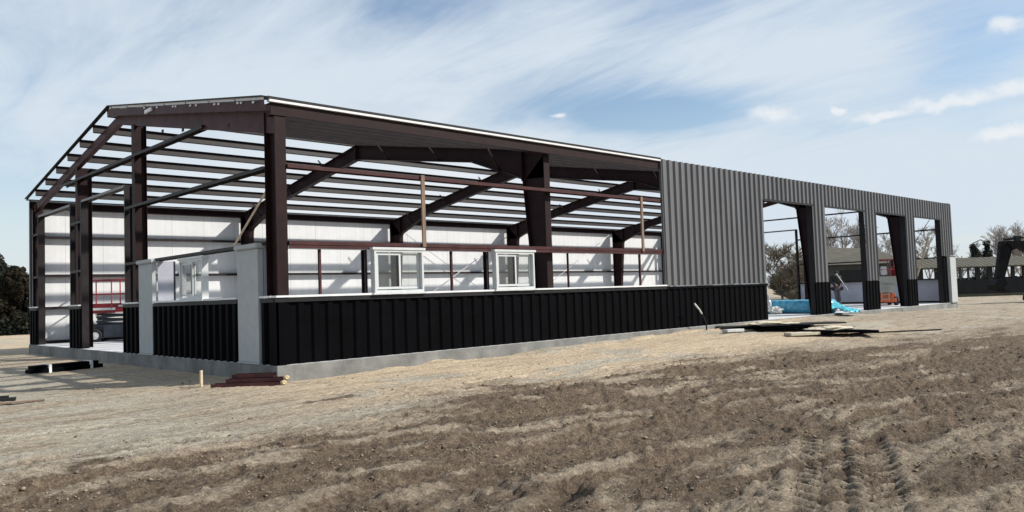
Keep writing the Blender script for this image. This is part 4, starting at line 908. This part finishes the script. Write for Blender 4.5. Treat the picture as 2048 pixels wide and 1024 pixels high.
crumple('plastic_wrap', (22.3, 2.15, .12), (.22, .25, .16), 8, 'clear_wrap', 'low heap of white plastic wrap at the foot of the blue bundle', 'plastic wrap')

# ---------------------------------------------------------------- worker
def skin_mesh(name, verts, edges, radii, m, parent, sub=1, root=0):
    me = bpy.data.meshes.new(name+'_cage'); me.from_pydata(verts, edges, []); o = bpy.data.objects.new(name+'_cage', me); col.objects.link(o)
    md = o.modifiers.new('skin', 'SKIN'); 
    for i, r in enumerate(radii):
        sv = me.skin_vertices[0].data[i]; sv.radius = (r, r) if not isinstance(r, tuple) else r; sv.use_root = (i == root)
    s = o.modifiers.new('sub', 'SUBSURF'); s.levels = sub; s.render_levels = sub
    dg = bpy.context.evaluated_depsgraph_get(); me2 = bpy.data.meshes.new_from_object(o.evaluated_get(dg)); bpy.data.objects.remove(o)
    me2.name = name; o2 = bpy.data.objects.new(name, me2); col.objects.link(o2); me2.materials.clear(); me2.materials.append(MT[m]); me2.polygons.foreach_set('use_smooth', [True]*len(me2.polygons)); o2.parent = parent; return o2
def worker():
    # local x = to the right as seen from the site, y = away, z up; back turned, trunk stooped over the tube it carries
    t = empty('person', (36.0, 5.72, 0), math.atan2(-.690, .724)); t.location = (35.2, 5.45, 0); t.scale = (1.08, 1.08, 1.06)
    tag(t, 'person in dark jacket and grey trousers carrying a long pale tube inside the hall', 'person')
    V = []; E_ = []; Rr = []
    def v(p, r, par=None):
        V.append(p); Rr.append(r); i = len(V)-1
        if par is not None: E_.append((par, i))
        return i
    pel = v((0, 0, .90), .13); wa = v((-.01, -.02, 1.08), .12, pel); ch = v((-.03, -.03, 1.28), .145, wa); nk = v((-.03, -.05, 1.46), .055, ch); hd = v((-.01, -.07, 1.58), .085, nk); cr = v((0, -.08, 1.68), .07, hd)
    for s, hx, hz_, hy in ((-1, -.12, 1.0, -.28), (1, .27, 1.06, -.24)):
        sh = v((s*.19-.03, -.03, 1.38), .065, ch); el = v((s*.29-.02, -.08, 1.13), .048, sh); wr = v((hx, hy+.06, hz_), .030, el); pm = v((hx+s*.01, hy, hz_-.02), .038, wr)
        for j in range(4): a = v((hx+(j-1.5)*.021, hy-.055, hz_-.04-.004*abs(j-1.5)), .010, pm); b_ = v((hx+(j-1.5)*.020, hy-.075, hz_-.075), .009, a); v((hx+(j-1.5)*.019, hy-.045, hz_-.095), .008, b_)
        a = v((hx-s*.045, hy-.02, hz_+.0), .011, pm); v((hx-s*.05, hy-.055, hz_-.035), .010, a)
    for s in (-1, 1):
        hp = v((s*.085, 0, .84), .095, pel); kn = v((s*.075+.03, -.02, .47), .062, hp); an = v((s*.06+.05, .02, .09), .042, kn); v((s*.06+.06, -.12, .045), .04, an)
    body = skin_mesh('body', V, E_, Rr, 'skin', t, 2)
    # jacket
    J = [(0, 0, .84), (-.01, -.02, 1.06), (-.03, -.03, 1.27), (-.03, -.05, 1.43)]; JE = [(0, 1), (1, 2), (2, 3)]; JR = [.185, .19, .215, .10]
    for s, hx, hz_, hy in ((-1, -.12, 1.0, -.28), (1, .27, 1.06, -.24)):
        n = len(J); J += [(s*.20-.03, -.03, 1.37), (s*.30-.02, -.08, 1.13), (hx, hy+.08, hz_)]; JE += [(2, n), (n, n+1), (n+1, n+2)]; JR += [.115, .088, .062]
    skin_mesh('jacket', J, JE, JR, 'jacket', t, 2)
    T = [(0, 0, .88)]; TE = []; TR = [.14]
    for s in (-1, 1): n = len(T); T += [(s*.085, 0, .80), (s*.075+.03, -.02, .47), (s*.06+.05, .02, .12)]; TE += [(0, n), (n, n+1), (n+1, n+2)]; TR += [.112, .085, .068]
    skin_mesh('trousers', T, TE, TR, 'trousers', t, 2)
    for s in (-1, 1): skin_mesh('boot', [(s*.06+.05, .03, .10), (s*.06+.05, .02, .05), (s*.06+.06, -.15, .04)], [(0, 1), (1, 2)], [.055, .05, .045], 'boot', t, 2)
    skin_mesh('hood', [(-.02, -.04, 1.50), (-.01, -.06, 1.60), (0, -.07, 1.70)], [(0, 1), (1, 2)], [.09, .112, .085], 'jacket', t, 2)
    for s, x, z in ((-1, -.20, .80), (1, .22, .80)):
        bm = box(B(), (x-.08, -.10, z-.09), (x+.08, .08, z+.09)); bmesh.ops.bevel(bm, geom=bm.edges[:], offset=.03, segments=2, affect='EDGES'); obj('tool_pouch', bm, 'hair', t)
    bm = tube(B(), [(-.14, 0, 1.66), (.44, 0, .74)], .024, 10)
    o = obj('tube', bm, 'white_trim', None, True); o.location = (35.2-.25, 5.45-.27, .0); o.rotation_euler.z = math.atan2(-.690, .724); tag(o, 'long pale tube held slantwise by the person in the hall', 'tube')
worker()
